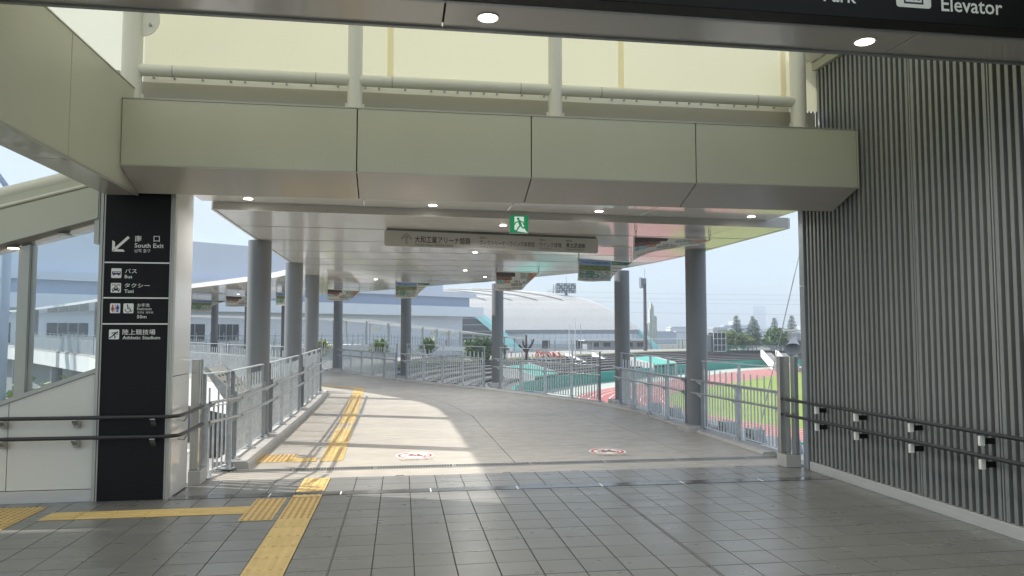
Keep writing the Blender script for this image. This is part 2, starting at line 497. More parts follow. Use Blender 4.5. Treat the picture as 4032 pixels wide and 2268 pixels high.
# ------------------------------------------------------------------ concourse floor
floor = box('concourse_floor', (-9,-6,-.35), (5.1,9.05,-.012), M['grout'], kind='structure')
P = .304
tile_me = {}
def tile_mesh(sx, sy):
    k = (round(sx,3), round(sy,3))
    if k not in tile_me:
        me = MB().box((-sx/2,-sy/2,-.012), (sx/2,sy/2,0), .0015).mesh('tile'); me.materials.append(M['tile']); tile_me[k] = me
    return tile_me[k]
cells = []
for i in range(-29, 18):
    for j in range(-36, 12):
        x0, x1 = -.196+i*P, -.196+(i+1)*P; y0, y1 = 5.56+j*P, 5.56+(j+1)*P
        x1 = min(x1, 5.05); y1 = min(y1, 9.05 if x0 > -2.4 else 8.17)
        if x0 < -2.4 < x1 and y1 > 8.17: x0 = -2.37
        if x1-x0 < .03 or y1-y0 < .03: continue
        cells.append((x0, x1, y0, y1))
cells.sort(key=lambda c: (not seen((c[0]+c[1])/2, (c[2]+c[3])/2, 0), math.hypot((c[0]+c[1])/2, (c[2]+c[3])/2)))
rest = MB()
for n, (x0, x1, y0, y1) in enumerate(cells):
    g = .004; sx, sy = x1-x0-2*g, y1-y0-2*g; cx, cy = (x0+x1)/2, (y0+y1)/2
    dz = random.uniform(-.0006, .0006)
    if n < 300:
        obj('tile', tile_mesh(sx, sy), M['tile'], floor, loc=(cx, cy, dz))
    else:
        rest.box((cx-sx/2, cy-sy/2, -.012), (cx+sx/2, cy+sy/2, dz), .0015)
obj('tile_field', rest, M['tile'], floor, kind='stuff')
box('joint_trim', (-.512,4.0,-.01), (-.498,8.09,.0022), M['joint'], floor)
box('joint_trim', (2.25,-4,-.01), (2.264,8.09,.0022), M['joint'], floor)
# shutter track let into the floor
st = root('floor_track', (1.3,8.18,0), 'dark steel shutter track let into the tiles across the opening', 'floor track')
edges = [-2.36,-1.35,-.62,.33,1.28,2.23,3.18,4.13,5.02]
for a, b in zip(edges, edges[1:]):
    box('track_plate', (a+.006,8.095,-.01), (b-.006,8.255,.0045), M['track_dark'], st, c=.001)
for a in edges[1:-1]:
    box('joint_pin', (a-.006,8.10,.0), (a+.006,8.25,.0052), M['vinyl'], st)

# tactile blocks
def block(kind, s=.298):
    mb = MB().box((-s/2,-s/2,.0012), (s/2,s/2,.0052), .0012)
    if kind == 'bar':
        for k in range(4):
            x = -.111+k*.074
            mb.prism([(x-.017,.005),(x+.017,.005),(x+.011,.0105),(x-.011,.0105)], -.138, .138, 'y')
    else:
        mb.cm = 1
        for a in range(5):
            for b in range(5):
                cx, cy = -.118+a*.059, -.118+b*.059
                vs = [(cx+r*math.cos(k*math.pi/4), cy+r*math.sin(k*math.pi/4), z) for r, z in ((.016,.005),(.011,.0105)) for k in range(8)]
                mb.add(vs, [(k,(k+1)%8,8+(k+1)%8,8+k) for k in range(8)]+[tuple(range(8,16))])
    me = mb.mesh('tactile_block'); me.materials.append(M['yellow']); me.materials.append(M['yellow_shaded']); return me
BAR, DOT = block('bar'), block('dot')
def tact(parent, me, x, y, rot=0.0, z=0.0, sy=1.0):
    o = obj('tactile_block', me, M['yellow'], parent, loc=(x, y, z)); o.rotation_euler = (0,0,rot); o.scale = (1,sy,1); return o
def tpath(label):
    o = bpy.data.objects.new('tactile_path', None); COL.objects.link(o); o['kind'] = 'structure'; o['label'] = label; return o
tp = tpath('yellow ribbed guide path over the dark tiles')
y = 7.10
while y > 4.4:
    tact(tp, BAR, -.955, y-.15); y -= .3
for k in range(3):
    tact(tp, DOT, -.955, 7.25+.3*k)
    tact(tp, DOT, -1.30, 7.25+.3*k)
tact(tp, BAR, -.955, 8.075, sy=.32)
tact(tp, BAR, -.955, 8.45); tact(tp, BAR, -.955, 8.75); tact(tp, BAR, -.955, 8.97, sy=.44)
x = -1.45-.15
while x > -3.3:
    tact(tp, BAR, x, 7.53, R(90)); x -= .3
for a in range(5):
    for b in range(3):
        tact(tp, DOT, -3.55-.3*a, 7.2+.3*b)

# ------------------------------------------------------------------ wall on the left with the sloping glazing
LW = root('stair_wall', (-4.4,8.17,0), 'white panelled wall with sloping glass beside the black wayfinding pillar', 'wall')
sl = lambda x: .967+(x+3.983)*.3665        # sill line
tl = lambda x: 2.53+(x+4.043)*.289         # head line
def wallpoly(x0, x1, name):
    obj(name, MB().prism([(x0,.125),(x1,.125),(x1,sl(x1)),(x0,sl(x0))], 8.17, 8.26, 'y'), M['wallpanel'], LW)
wallpoly(-3.895, -3.085, 'wall_panel'); wallpoly(-4.90, -3.903, 'wall_panel'); wallpoly(-5.9, -4.908, 'wall_panel')
box('wall_backing', (-6.2,8.21,0), (-3.08,8.25,.7), M['dark_gap'], LW)
box('skirting', (-6.2,8.145,.0), (-3.085,8.2,.118), M['skirt'], LW, c=.002)
sill = MB()
a, b = -6.2, -3.075
sill.prism([(a,sl(a)+.004),(b,sl(b)+.004),(b,sl(b)+.05),(a,sl(a)+.05)], 8.155, 8.32, 'y')
obj('sill_cap', sill, M['trim'], LW)
for x0, x1 in ((-3.775,-3.075), (-4.9,-3.875), (-6.2,-5.0)):
    obj('glass_pane', MB().prism([(x0,sl(x0)+.05),(x1,sl(x1)+.05),(x1,tl(x1)),(x0,tl(x0))], 8.235, 8.245, 'y'), M['glass'], LW)
for x0, x1 in ((-3.875,-3.775), (-5.0,-4.9)):
    obj('mullion', MB().prism([(x0,sl(x0)+.05),(x1,sl(x1)+.05),(x1,tl(x1)),(x0,tl(x0))], 8.19, 8.36, 'y'), M['trim'], LW)
# inclined canopy over the stair: fascia, soffit, pipe
fb = lambda x: 2.598+(x+4.012)*.3142
ft = lambda x: 2.946+(x+4.025)*.3034
SC = root('stair_canopy', (-4.5,8.1,2.6), 'sloping cream fascia with round pipe over the stair glazing', 'canopy')
a, b = -6.4, -3.10
obj('fascia_board', MB().prism([(a,fb(a)),(b,fb(b)),(b,ft(b)),(a,ft(a))], 8.1, 8.14, 'y'), M['alu'], SC)
so = MB(); so.quad((a,8.1,fb(a)-.001),(b,8.1,fb(b)-.001),(b,8.36,tl(b)+.005),(a,8.36,tl(a)+.005))
so.quad((a,8.36,tl(a)+.06),(b,8.36,tl(b)+.06),(b,8.1,fb(b)+.06),(a,8.1,fb(a)+.06))
obj('soffit', so, M['alu_soffit'], SC)
obj('edge_bead', MB().tube([(a,8.098,fb(a)),(b,8.098,fb(b))], .008, 6), M['trim'], SC)
tz = lambda x: 3.083+(x+4.031)*.3026
tz_ = lambda x: tz(x)+.0
obj('cover_strip', MB().prism([(a,ft(a)),(-3.0,ft(-3.0)),(-3.0,tz_(-3.0)),(a,tz_(a))], 8.125, 8.16, 'y'), M['alu'], SC)
box('end_trim', (-3.135,8.11,2.62), (-3.087,8.32,3.42), M['trim'], SC)
obj('round_pipe', MB().tube([(a,8.2,tz(a)+.03),(-2.95,8.2,tz(-2.95)+.03)], .085, 20), M['pipe'], SC)
obj('cover_bead', MB().tube([(a,8.11,ft(a)+.03),(-3.0,8.11,ft(-3.0)+.03)], .02, 8), M['pipe'], SC)
def downlight(parent, x, y, z, r=.062, m='led', power=0):
    mb = MB().tube([(x,y,z-.006),(x,y,z+.004)], r+.014, 20)
    ring = obj('downlight', mb, M['led_ring'], parent)
    obj('lamp_disc', MB().tube([(x,y,z-.0085),(x,y,z-.0065)], r, 20), M[m], ring)
    if power:                                # the lit lamp's own light
        ld = bpy.data.lights.new('downlight_lamp', 'SPOT'); ld.energy = power; ld.spot_size = R(165); ld.spot_blend = .9
        ld.shadow_soft_size = r; ld.color = (1,.97,.92)
        lo = bpy.data.objects.new('downlight_lamp', ld); COL.objects.link(lo); lo.location = (x,y,z-.02)
    return ring
for x, m in ((-3.93,'led_warm'), (-3.45,'led_ring')):
    zc = (fb(x)+tl(x))/2+.0; downlight(SC, x, 8.2, zc-.02, .05, m)

# ------------------------------------------------------------------ pillar with the black sign board
PL = root('wayfinding_pillar', (-2.71,8.45,0), 'pillar with black wayfinding board showing South Exit, Bus, Taxi, Restroom', 'pillar')
box('core', (-3.055,8.18,0), (-2.375,8.80,3.45), M['dark_gap'], PL)
box('return_panel', (-2.375,8.20,0), (-2.352,8.80,1.245), M['return'], PL, c=.002)
box('return_panel', (-2.375,8.20,1.253), (-2.352,8.80,3.30), M['return'], PL, c=.002)
box('edge_trim', (-3.085,8.12,0), (-3.052,8.2,3.30), M['trim'], PL, c=.002)
box('edge_trim', (-3.048,8.128,0), (-3.034,8.2,3.30), M['trim'], PL, c=.001)
box('edge_trim', (-2.397,8.128,0), (-2.383,8.2,3.30), M['trim'], PL, c=.001)
box('edge_trim', (-2.379,8.12,0), (-2.350,8.2,3.30), M['trim'], PL, c=.002)
board = box('sign_board', (-3.033,8.133,.002), (-2.398,8.18,3.30), M['black'], PL)
YS = 8.1315
def put(s, x0, x1, z0, z1, parent=board, m='vinyl', y=YS):
    obj('lettering', lettering(s, lambda a, b: (x0+(x1-x0)*a, y, z0+(z1-z0)*b)), M[m], parent)
for s, bb in (('南',(-2.746,-2.680,2.646,2.714)), ('口',(-2.562,-2.502,2.651,2.712)), ('South Exit',(-2.746,-2.460,2.587,2.634)), ('남쪽 출구',(-2.745,-2.590,2.537,2.573)),
              ('バス',(-2.832,-2.716,2.320,2.366)), ('Bus',(-2.833,-2.760,2.267,2.302)), ('タクシー',(-2.832,-2.586,2.172,2.216)), ('Taxi',(-2.833,-2.742,2.116,2.152)),
              ('お手洗',(-2.702,-2.582,1.971,2.008)), ('Restroom',(-2.701,-2.562,1.938,1.966)), ('화장실  洗手间',(-2.700,-2.547,1.903,1.926)), ('50m',(-2.702,-2.609,1.853,1.888)),
              ('陸上競技場',(-2.837,-2.518,1.684,1.741)), ('Athletic Stadium',(-2.836,-2.470,1.637,1.672))):
    put(s, *bb)
for z in (2.430, 2.064, 1.796):
    box('divider', (-3.032,8.129,z-.007), (-2.399,8.134,z+.007), M['vinyl'], board)
def sign_flat(x0, z0, s, y=YS):
    return flat(lambda u, v, l: (x0+u*s, y-l, z0+v*s))
ar = sign_flat(-2.964, 2.543, .16)
ar.stroke([(.96,.93),(.22,.2)], .17).poly([(.04,.0),(.78,.0),(.66,.15),(.19,.15)]).poly([(.0,.0),(.17,.17),(.17,.62),(.0,.74)])
obj('arrow', ar.mb, M['vinyl'], board)
PM = [M['vinyl'], M['print_navy'], M['print_red'], M['print_blue'], M['print_dark']]
def icon(x0, z0, draw):
    f = sign_flat(x0, z0, .099); f.rrect(0,0,1,1.02,.1,0); draw(f); obj('pictogram', f.mb, PM, board)
def bus(f):
    f.rrect(.08,.36,.93,.70,.06,1)
    for k in range(5): f.poly([(.19+k*.145,.54),(.29+k*.145,.54),(.29+k*.145,.65),(.19+k*.145,.65)], 0)
    f.disc(.27,.34,.085,1); f.disc(.74,.34,.085,1)
def taxi(f):
    f.poly([(.12,.22),(.88,.22),(.88,.40),(.74,.45),(.66,.60),(.34,.60),(.26,.45),(.12,.40)],4)
    f.poly([(.34,.46),(.66,.46),(.61,.55),(.39,.55)],0); f.rrect(.40,.60,.60,.67,.02,4)
    f.disc(.24,.32,.06,0); f.disc(.76,.32,.06,0); f.rrect(.16,.10,.30,.24,.02,4); f.rrect(.70,.10,.84,.24,.02,4)
def wc(f):
    f.disc(.26,.80,.085,2); f.poly([(.18,.70),(.34,.70),(.43,.32),(.09,.32)],2); f.rrect(.19,.10,.25,.34,.01,2); f.rrect(.27,.10,.33,.34,.01,2)
    f.rrect(.475,.10,.515,.92,.01,4)
    f.disc(.74,.80,.085,3); f.rrect(.64,.40,.84,.71,.03,3); f.rrect(.65,.10,.73,.42,.01,3); f.rrect(.75,.10,.83,.42,.01,3); f.rrect(.58,.42,.63,.70,.01,3); f.rrect(.85,.42,.90,.70,.01,3)
def wheel(f):
    f.disc(.40,.84,.075,4); f.stroke([(.41,.74),(.43,.46),(.66,.46),(.76,.2),(.86,.24)],.075,4); f.stroke([(.42,.62),(.62,.62)],.06,4)
    f.ring(.45,.36,.22,.285,4,24,-200,30)
def run(f):
    f.disc(.80,.74,.085,4); f.stroke([(.66,.68),(.45,.42)],.17,1); f.stroke([(.62,.68),(.40,.70),(.28,.56)],.07,4); f.stroke([(.64,.62),(.76,.52),(.90,.56)],.07,4)
    f.stroke([(.46,.42),(.64,.30),(.56,.12)],.10,1); f.stroke([(.42,.42),(.30,.28),(.08,.16)],.10,1)
icon(-2.964, 2.269, bus); icon(-2.964, 2.117, taxi); icon(-2.965, 1.906, wc); icon(-2.836, 1.906, wheel); icon(-2.967, 1.638, run)
put('TAXI', -2.955, -2.875, 2.188, 2.207, m='print_dark', y=YS-.004)

# gate posts either side of the opening
def gate_post(x0, x1, y0, y1, label, xs):
    g = root('gate_post', ((x0+x1)/2,(y0+y1)/2,0), label, 'post', 'stainless posts at the opening')
    box('plinth', (x0,y0,0), (x1,y1,.155), M['kerb'], g, c=.006)
    box('plinth_cap', (x0+.005,y0+.005,.156), (x1-.005,y1-.005,.168), M['stainless'], g)
    for a, b, c, d in xs:
        box('upright', (a,c,.168), (b,d,1.40), M['stainless'], g, c=.003)
    return g
gate_post(-2.350,-2.215,8.83,9.12, 'stainless gate post on concrete plinth beside the white pillar return', [(-2.343,-2.255,8.85,8.93),(-2.335,-2.27,9.02,9.08)])
gate_post(4.835,5.04,8.86,9.10, 'pair of stainless uprights on concrete plinth at the slatted wall end', [(4.845,4.985,9.0,9.08),(4.975,5.035,8.88,8.97)])

# ------------------------------------------------------------------ beams
EB = root('entrance_beam', (1.2,7.8,3.13), 'cream panelled beam across the opening with sloping underside', 'beam')
xs = [-2.69,-.459,1.326,3.13,5.02]
for a, b in zip(xs, xs[1:]):
    g = .006
    box('front_panel', (a+g,7.5,3.322), (b-g,7.53,3.965), M['alu'], EB, c=.002)
    s = MB(); s.prism([(7.502,3.312),(7.99,3.132),(7.99,3.16),(7.502,3.34)], a+g, b-g, 'x'); obj('soffit_panel', s, M['alu_soffit'], EB)
box('beam_core', (-2.70,7.535,3.35), (5.01,8.15,3.955), M['dark_gap'], EB)
box('end_trim', (5.021,7.498,3.31), (5.036,8.0,3.968), M['alu'], EB)
box('cap_trim', (-2.69,7.495,3.966), (5.036,8.15,3.978), M['trim'], EB)
box('edge_bead', (-2.69,7.494,3.308), (5.02,7.506,3.3205), M['trim'], EB)
xe = [-2.35,-.459,1.326,3.13,5.02]
band_y = lambda x: 9.15+(x+2.2)/7.54*.47          # front line of the walkway canopy
for a, b in zip(xe, xe[1:]):
    a, b = a+.006, b-.006; mb = MB()
    q = [(a,8.0),(b,8.0),(b,band_y(b)-.045),(a,band_y(a)-.045)]
    obj('portal_soffit_panel', MB().prism(q, 3.262, 3.29), M['ceiling'], EB)
box('portal_top', (-2.36,8.16,3.30), (5.03,9.09,3.42), M['fascia'], EB)
box('soffit_step', (-2.35,7.99,3.135), (5.02,8.0,3.30), M['alu'], EB)
for x in (-1.684,.349,2.367,4.394): downlight(EB, x*1.05, band_y(x)-.33, 3.261, .05, power=17)

SB = root('side_beam', (-2.85,6.5,3.13), 'cream panelled side beam running overhead towards the black pillar', 'beam')
for a, b in ((2.2,4.55),(4.56,6.395),(6.405,8.0)):
    box('side_panel', (-2.69,a,3.135), (-2.72,b,4.165), M['alu'], SB, c=.002)
    box('soffit_panel', (-2.70,a,3.112), (-3.0,b,3.130), M['alu_soffit'], SB, c=.002)
box('beam_core', (-2.72,2.2,3.132), (-2.99,8.0,4.15), M['dark_gap'], SB)
box('outer_panel', (-2.99,2.2,3.135), (-3.01,8.0,4.165), M['alu'], SB)
box('cap_trim', (-2.685,2.2,4.166), (-3.01,8.0,4.18), M['trim'], SB)
box('edge_bead', (-2.682,2.2,3.108), (-2.694,8.0,3.1345), M['trim'], SB)

NB = root('near_beam', (1.2,5.0,3.9), 'grey panelled overhead beam with two round downlights near the camera', 'beam')
xs = [-6.68,-3.204,.272,3.748,5.05]
for a, b in zip(xs, xs[1:]):
    box('soffit_panel', (a+.007,4.79,3.90), (b-.007,5.21,3.93), M['alu_soffit'], NB, c=.002)
    box('back_panel', (a+.007,5.212,3.91), (b-.007,5.24,4.55), M['alu'], NB, c=.002)
    box('front_panel', (a+.007,4.76,3.91), (b-.007,4.788,4.55), M['alu'], NB, c=.002)
    box('edge_rail', (a+.001,5.205,3.885), (b-.001,5.245,3.905), M['galv_dark'], NB, c=.002)
    box('edge_rail', (a+.001,4.755,3.885), (b-.001,4.795,3.905), M['galv_dark'], NB, c=.002)
box('beam_core', (-6.6,4.791,3.932), (5.04,5.209,4.5), M['dark_gap'], NB)
downlight(NB, .578, 5.0, 3.898, .066, power=42); downlight(NB, 3.437, 5.0, 3.898, .066, power=42)

HS = root('overhead_sign', (3.0,4.7,3.89), 'black overhead direction sign reading Elevator in white letters', 'sign')
hb = box('sign_box', (-1.2,4.60,3.885), (5.0,4.745,4.62), M['black'], HS, c=.004)
put('Elevator', 3.76, 4.245, 3.975, 4.085, hb, y=4.598)
put('Park', 2.86, 3.105, 3.985, 4.095, hb, y=4.598)
f = flat(lambda u, v, l: (3.41+u*.27, 4.598-l, 3.985+v*.27))
f.rrect(0,0,1,1,.08,0); f.poly([(.22,.1),(.78,.1),(.78,.72),(.22,.72)],4); f.poly([(.27,.15),(.73,.15),(.73,.67),(.27,.67)],0)
for k in range(3): f.disc(.36+.14*k,.52,.045,4); f.rrect(.315+.14*k,.2,.405+.14*k,.47,.02,4)
f.poly([(.40,.8),(.48,.92),(.32,.92)],4); f.poly([(.52,.8),(.68,.8),(.6,.92)],4)
obj('pictogram', f.mb, PM, hb)

# ------------------------------------------------------------------ membrane roof, pipes and gutter above the beam
RF = root('membrane_roof', (1,8.35,4.45), 'cream translucent fabric roof behind the white pipes above the beam', 'roof')
prof = [(8.36,4.44),(8.36,5.3),(8.28,5.9),(7.9,6.6),(7.0,7.3),(5,7.9),(2,8.2),(-2,8.2),(-5.5,8.0)]
def sheet(x0, x1, name, m):
    mb = MB(); n = len(prof)
    vs = [(x, *p) for x in (x0, x1) for p in prof]
    mb.add(vs, [(i, i+1, n+i+1, n+i) for i in range(n-1)], True); obj(name, mb, m, RF)
sheet(-2.78, 5.08, 'fabric_panel', M['membrane']); sheet(-14, -2.779, 'fabric_panel', M['membrane_w'])  # left sheet lengthened out of view to block the sun
for x in (-.15, 2.56, 4.63):
    obj('fabric_seam', MB().quad((x-.035,8.35,4.44),(x+.035,8.35,4.44),(x+.035,8.35,5.3),(x-.035,8.35,5.3)), M['membrane_seam'], RF)
box('clamp_strip', (-2.76,8.27,4.385), (4.66,8.31,4.462), M['pipe'], RF, c=.003)
bo = MB(); x = -2.65
while x < 4.6:
    bo.tube([(x,8.275,4.436),(x,8.246,4.436)], .0115, 6); x += random.choice((.15,.15,.21,.26,.29))
obj('clamp_bolts', bo, M['galv_dark'], RF, kind='stuff')
box('gutter', (-2.76,8.2,3.98), (4.95,8.40,4.37), M['gutter'], RF, c=.004)
box('gutter_lip', (-2.76,8.165,3.98), (4.95,8.195,4.19), M['trim'], RF, c=.003)
box('added_sun_shield', (-14,8.32,4.445), (-3.02,8.80,4.52), M['gutter'], RF)  # unseen slab, added to stop a streak of sun on the concourse floor
box('left_trim', (-14,8.31,4.02), (-3.02,8.36,4.44), M['gutter'], RF)  # trim lowered and run far left to keep sun off the floor
PF = root('pipe_frame', (1,7.9,3.98), 'white tubular frame standing on the beam, three bays of round pipe', 'pipe frame')
px_ = [(-2.747,.098),(-.512,.078),(1.666,.078),(4.56,.09)]
for x, r in px_:
    up = obj('upright_pipe', MB().tube([(x,7.9,3.985),(x,7.9,4.25),(x,7.9,4.6),(x,7.9,5.08 if r > .095 else 6.6)], r, 24), M['pipe'], PF)
    box('base_plate', (x-.125,7.80,3.98), (x+.125,8.0,3.995), M['white_gloss'], up)
    for s in (-1, 1): box('stiffener', (x+s*(r-.006),7.893,3.995), (x+s*(r+.022),7.907,4.14), M['pipe'], up)
for (a, ra), (b, rb) in zip(px_, px_[1:]):
    hp = obj('cross_pipe', MB().tube([(a,7.9,4.392),(b,7.9,4.392)], .061, 20), M['pipe'], PF)
    for t in (.18, .82): 
        x = a+(b-a)*t; obj('weld_ring', MB().tube([(x-.006,7.9,4.392),(x+.006,7.9,4.392)], .0625, 20), M['trim'], hp)
x = -2.747
obj('branch_pipe', MB().tube([(x+.01,7.9,5.02),(x-.42,7.82,5.75),(x-.75,7.76,6.3)], .098, 22), M['pipe'], PF)
obj('branch_pipe', MB().tube([(x,7.9,5.04),(x+.55,7.9,5.32),(x+1.6,7.9,5.9)], .085, 22), M['pipe'], PF)
gp = MB().prism([(x+.09+.17*math.cos(R(t)), 4.93+.19*math.sin(R(t))) for t in range(-90,91,15)], 7.885, 7.90, 'y')
gus = obj('gusset_plate', gp, M['pipe'], PF)
for bz in (4.86,5.02): obj('bolt', MB().tube([(x+.17,7.886,bz),(x+.17,7.862,bz)], .014, 6), M['galv_dark'], gus)
obj('tie_bar', MB().tube([(x+.2,7.88,5.06),(x+.9,7.88,5.36)], .02, 8), M['pipe'], PF)

# ------------------------------------------------------------------ slatted wall on the right
SW = root('slatted_wall', (5.1,6,0), 'tall dark wall of vertical grey metal slats on the right', 'wall')
box('wall_backing', (5.108,-3,0), (5.3,8.72,4.95), M['slat_back'], SW)
sm = MB().box((5.062,-.0195,.112), (5.107,.0195,4.94), .002).mesh('slat'); sm.materials.append(M['slat'])
lm = MB().box((5.056,-.007,.112), (5.107,.007,4.94), .002).mesh('slat'); lm.materials.append(M['slat_light'])
y = 8.645; k = 0
while y > 2.6:
    obj('slat', sm, M['slat'], SW, loc=(0,y,0))
    if k in (24, 36, 48, 60): obj('joint_cover', lm, M['slat_light'], SW, loc=(0,y+.035,0))
    y -= .0835; k += 1
box('skirting', (5.040,-3,0), (5.107,8.665,.108), M['skirt'], SW, c=.003)
box('end_frame', (5.035,8.69,0), (5.3,8.80,2.3), M['galv_dark'], SW, c=.003)
box('end_frame', (5.035,8.69,2.307), (5.3,8.80,4.95), M['galv_dark'], SW, c=.003)
box('top_trim', (5.02,-3,4.952), (5.32,8.80,5.05), M['alu'], SW, c=.003)
box('ceiling_strip', (4.72,5.3,5.06), (5.35,8.80,5.10), M['white_gloss'], SW)

# ------------------------------------------------------------------ handrails on the walls
def wall_rail(z, where):
    h = root('wall_handrail', (4.95,6,z), f'{where} dark handrail fixed to the slatted wall', 'handrail', 'handrails on the slatted wall')
    obj('rail', MB().tube([(4.93,1.5,z),(4.93,8.3,z),(4.90,8.95,z)], .0195, 12), M['rail_dark'], h)
    for yb in (8.294,7.518,6.634,5.742,4.85,3.95):
        b = box('bracket_plate', (4.915,yb,z-.115), (4.962,yb+.03,z-.03), M['vinyl'], h, c=.002)
        box('bracket_arm', (4.963,yb+.003,z-.10), (5.062,yb+.027,z-.05), M['black'], b)
        obj('bracket_neck', MB().tube([(4.94,yb+.015,z-.035),(4.932,yb+.015,z-.012)], .007, 6), M['galv_dark'], b)
wall_rail(.85, 'upper'); wall_rail(.65, 'lower')
def left_rail(z, where):
    h = root('wall_handrail', (-3,8.05,z), f'{where} dark handrail bending round the black wayfinding pillar', 'handrail', 'handrails on the left wall')
    pts = [(-6,8.055,z),(-2.52,8.055,z)]
    for t in range(0, 91, 15): pts.append((-2.42+.10*math.sin(R(t))+.06*(t/90), 8.155-.10*math.cos(R(t)), z))
    pts += [(-2.255,8.35,z),(-2.25,9.0,z+.012)]
    obj('rail', MB().tube(pts, .0195, 12), M['rail_dark'], h)
    for xb in (-5.1,-3.92,-3.24,-2.50):
        b = obj('bracket', MB().prism([(8.165,z-.105),(8.165,z-.045),(8.12,z-.03),(8.06,z-.015),(8.06,z-.03),(8.10,z-.075),(8.13,z-.105)], xb-.026, xb+.026, 'x'), M['stainless'], h)
        obj('bolt', MB().tube([(xb,8.102,z-.065),(xb,8.09,z-.06)], .008, 6), M['print_dark'], b)
    b = obj('bracket', MB().tube([(-2.35,8.42,z-.075),(-2.29,8.42,z-.085),(-2.25,8.42,z-.02)], .009, 8), M['stainless'], h)
    b = obj('bracket', MB().tube([(-2.34,8.95,z-.075),(-2.28,8.95,z-.085),(-2.25,8.95,z-.02)], .009, 8), M['stainless'], h)
left_rail(.85, 'upper'); left_rail(.65, 'lower')
# ------------------------------------------------------------------ deck outside
zd = lambda y: max(0.0, y-14)*.011
zc = lambda y: 3.17+max(0.0, y-14)*.006
ST = [((-2.4,9.05),(5.35,9.05)), ((-2.4,9.52),(5.35,9.52)), ((-2.4,9.755),(5.35,9.755)), ((-2.4,12.6),(5.3,12.6)), ((-2.4,15.3),(5.25,15.3)), ((-2.45,17.8),(4.6,17.6)),
      ((-2.6,20.4),(2.9,21.0)), ((-4.7,23.4),(.9,24.0)), ((-7.8,28.0),(-1.5,28.6)), ((-10.3,32.3),(-3.8,32.8)), ((-12.8,36.5),(-6.3,36.8)),
      ((-15.3,41),(-9,41)), ((-17.8,46),(-13,45.5)), ((-24,55),(-19,53.5)), ((-31,65),(-26.5,62.5)), ((-40,76),(-35,73))]
L3 = lambda p, q, t: (p[0]+(q[0]-p[0])*t, p[1]+(q[1]-p[1])*t)
slab = MB()
n = len(ST); vs = []
for (l, r) in ST:
    for p, dz in ((l,-.02),(r,-.02),(r,-.95),(l,-.95)): vs.append((p[0], p[1], zd(p[1])+dz))
fs = []
for i in range(n-1):
    a, b = 4*i, 4*i+4
    fs += [(a,a+1,b+1,b),(a+1,a+2,b+2,b+1),(a+2,a+3,b+3,b+2),(a+3,a,b,b+3)]
fs += [(3,2,1,0),(4*n-4,4*n-3,4*n-2,4*n-1)]
slab.add(vs, fs)
deck = obj('walkway_deck', slab, M['white_conc'], kind='structure')
LANES = [0,.503,.826,1]
for i in range(n-1):
    if i == 1: continue          # drain channel
    for a, b in zip(LANES, LANES[1:]):
        if i == 0 and a > 0: continue
        if i == 0: a, b = 0, 1
        (l0, r0), (l1, r1) = ST[i], ST[i+1]
        q = [L3(l0,r0,a), L3(l0,r0,b), L3(l1,r1,b), L3(l1,r1,a)]
        c = (sum(p[0] for p in q)/4, sum(p[1] for p in q)/4); g = .005
        def sh(p):
            dx, dy = c[0]-p[0], c[1]-p[1]; d = math.hypot(dx, dy); return (p[0]+dx/d*g*1.5, p[1]+dy/d*g*1.5)
        q = [sh(p) for p in q]
        mb = MB(); mb.add([(p[0],p[1],zd(p[1])-.018) for p in q]+[(p[0],p[1],zd(p[1])) for p in q], [(4,5,6,7),(0,1,5,4),(1,2,6,5),(2,3,7,6),(3,0,4,7)])
        obj('slab_panel', mb, M['concrete'], deck)
# drain channel and gratings
box('drain_channel', (-2.35,9.525,-.016), (5.3,9.75,-.0145), M['dark_gap'], deck)
DG = root('drain_grate', (1.4,9.63,0), 'long steel drain grating across the deck threshold', 'drain grate')
x = -2.32
while x < 5.0:
    u = MB(); x1 = min(x+.994, 5.3)
    u.box((x,9.528,-.014),(x1,9.55,.003)); u.box((x,9.726,-.014),(x1,9.748,.003)); u.box((x,9.55,-.014),(x+.012,9.726,.003)); u.box((x1-.012,9.55,-.014),(x1,9.726,.003))
    fr = obj('grate_frame', u, M['grate'], DG)
    bars = MB(); k = x+.03
    while k < x1-.02:
        bars.box((k-.0065,9.551,-.004),(k+.0065,9.725,.0015)); k += .034
    obj('grate_bars', bars, M['grate'], fr, kind='stuff')
    x += 1.0
for x in (-.05,1.24,2.1,2.95,4.25):
    box('threshold_plate', (x,9.055,-.01), (x+.10,9.085,.003), M['stainless'], deck)
# tactile blocks on the deck
tp2 = tpath('yellow ribbed guide path along the sunlit concrete deck')
y = 10.35
while y < 22.2:
    t = (y-10.2)/12; tact(tp2, BAR, -.905-.28*t, y, R(1.3), zd(y)); y += .3
for k in range(12):
    a = (-1.2,22.25); tact(tp2, BAR, a[0]-.23*k, a[1]+.26*k*.75, R(48), zd(a[1]+.2*k))
for a in range(2):
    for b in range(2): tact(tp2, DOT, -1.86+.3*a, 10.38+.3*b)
tact(tp2, BAR, -1.34, 10.36, R(90)); tact(tp2, BAR, -1.15, 10.36, R(90), sy=.3)
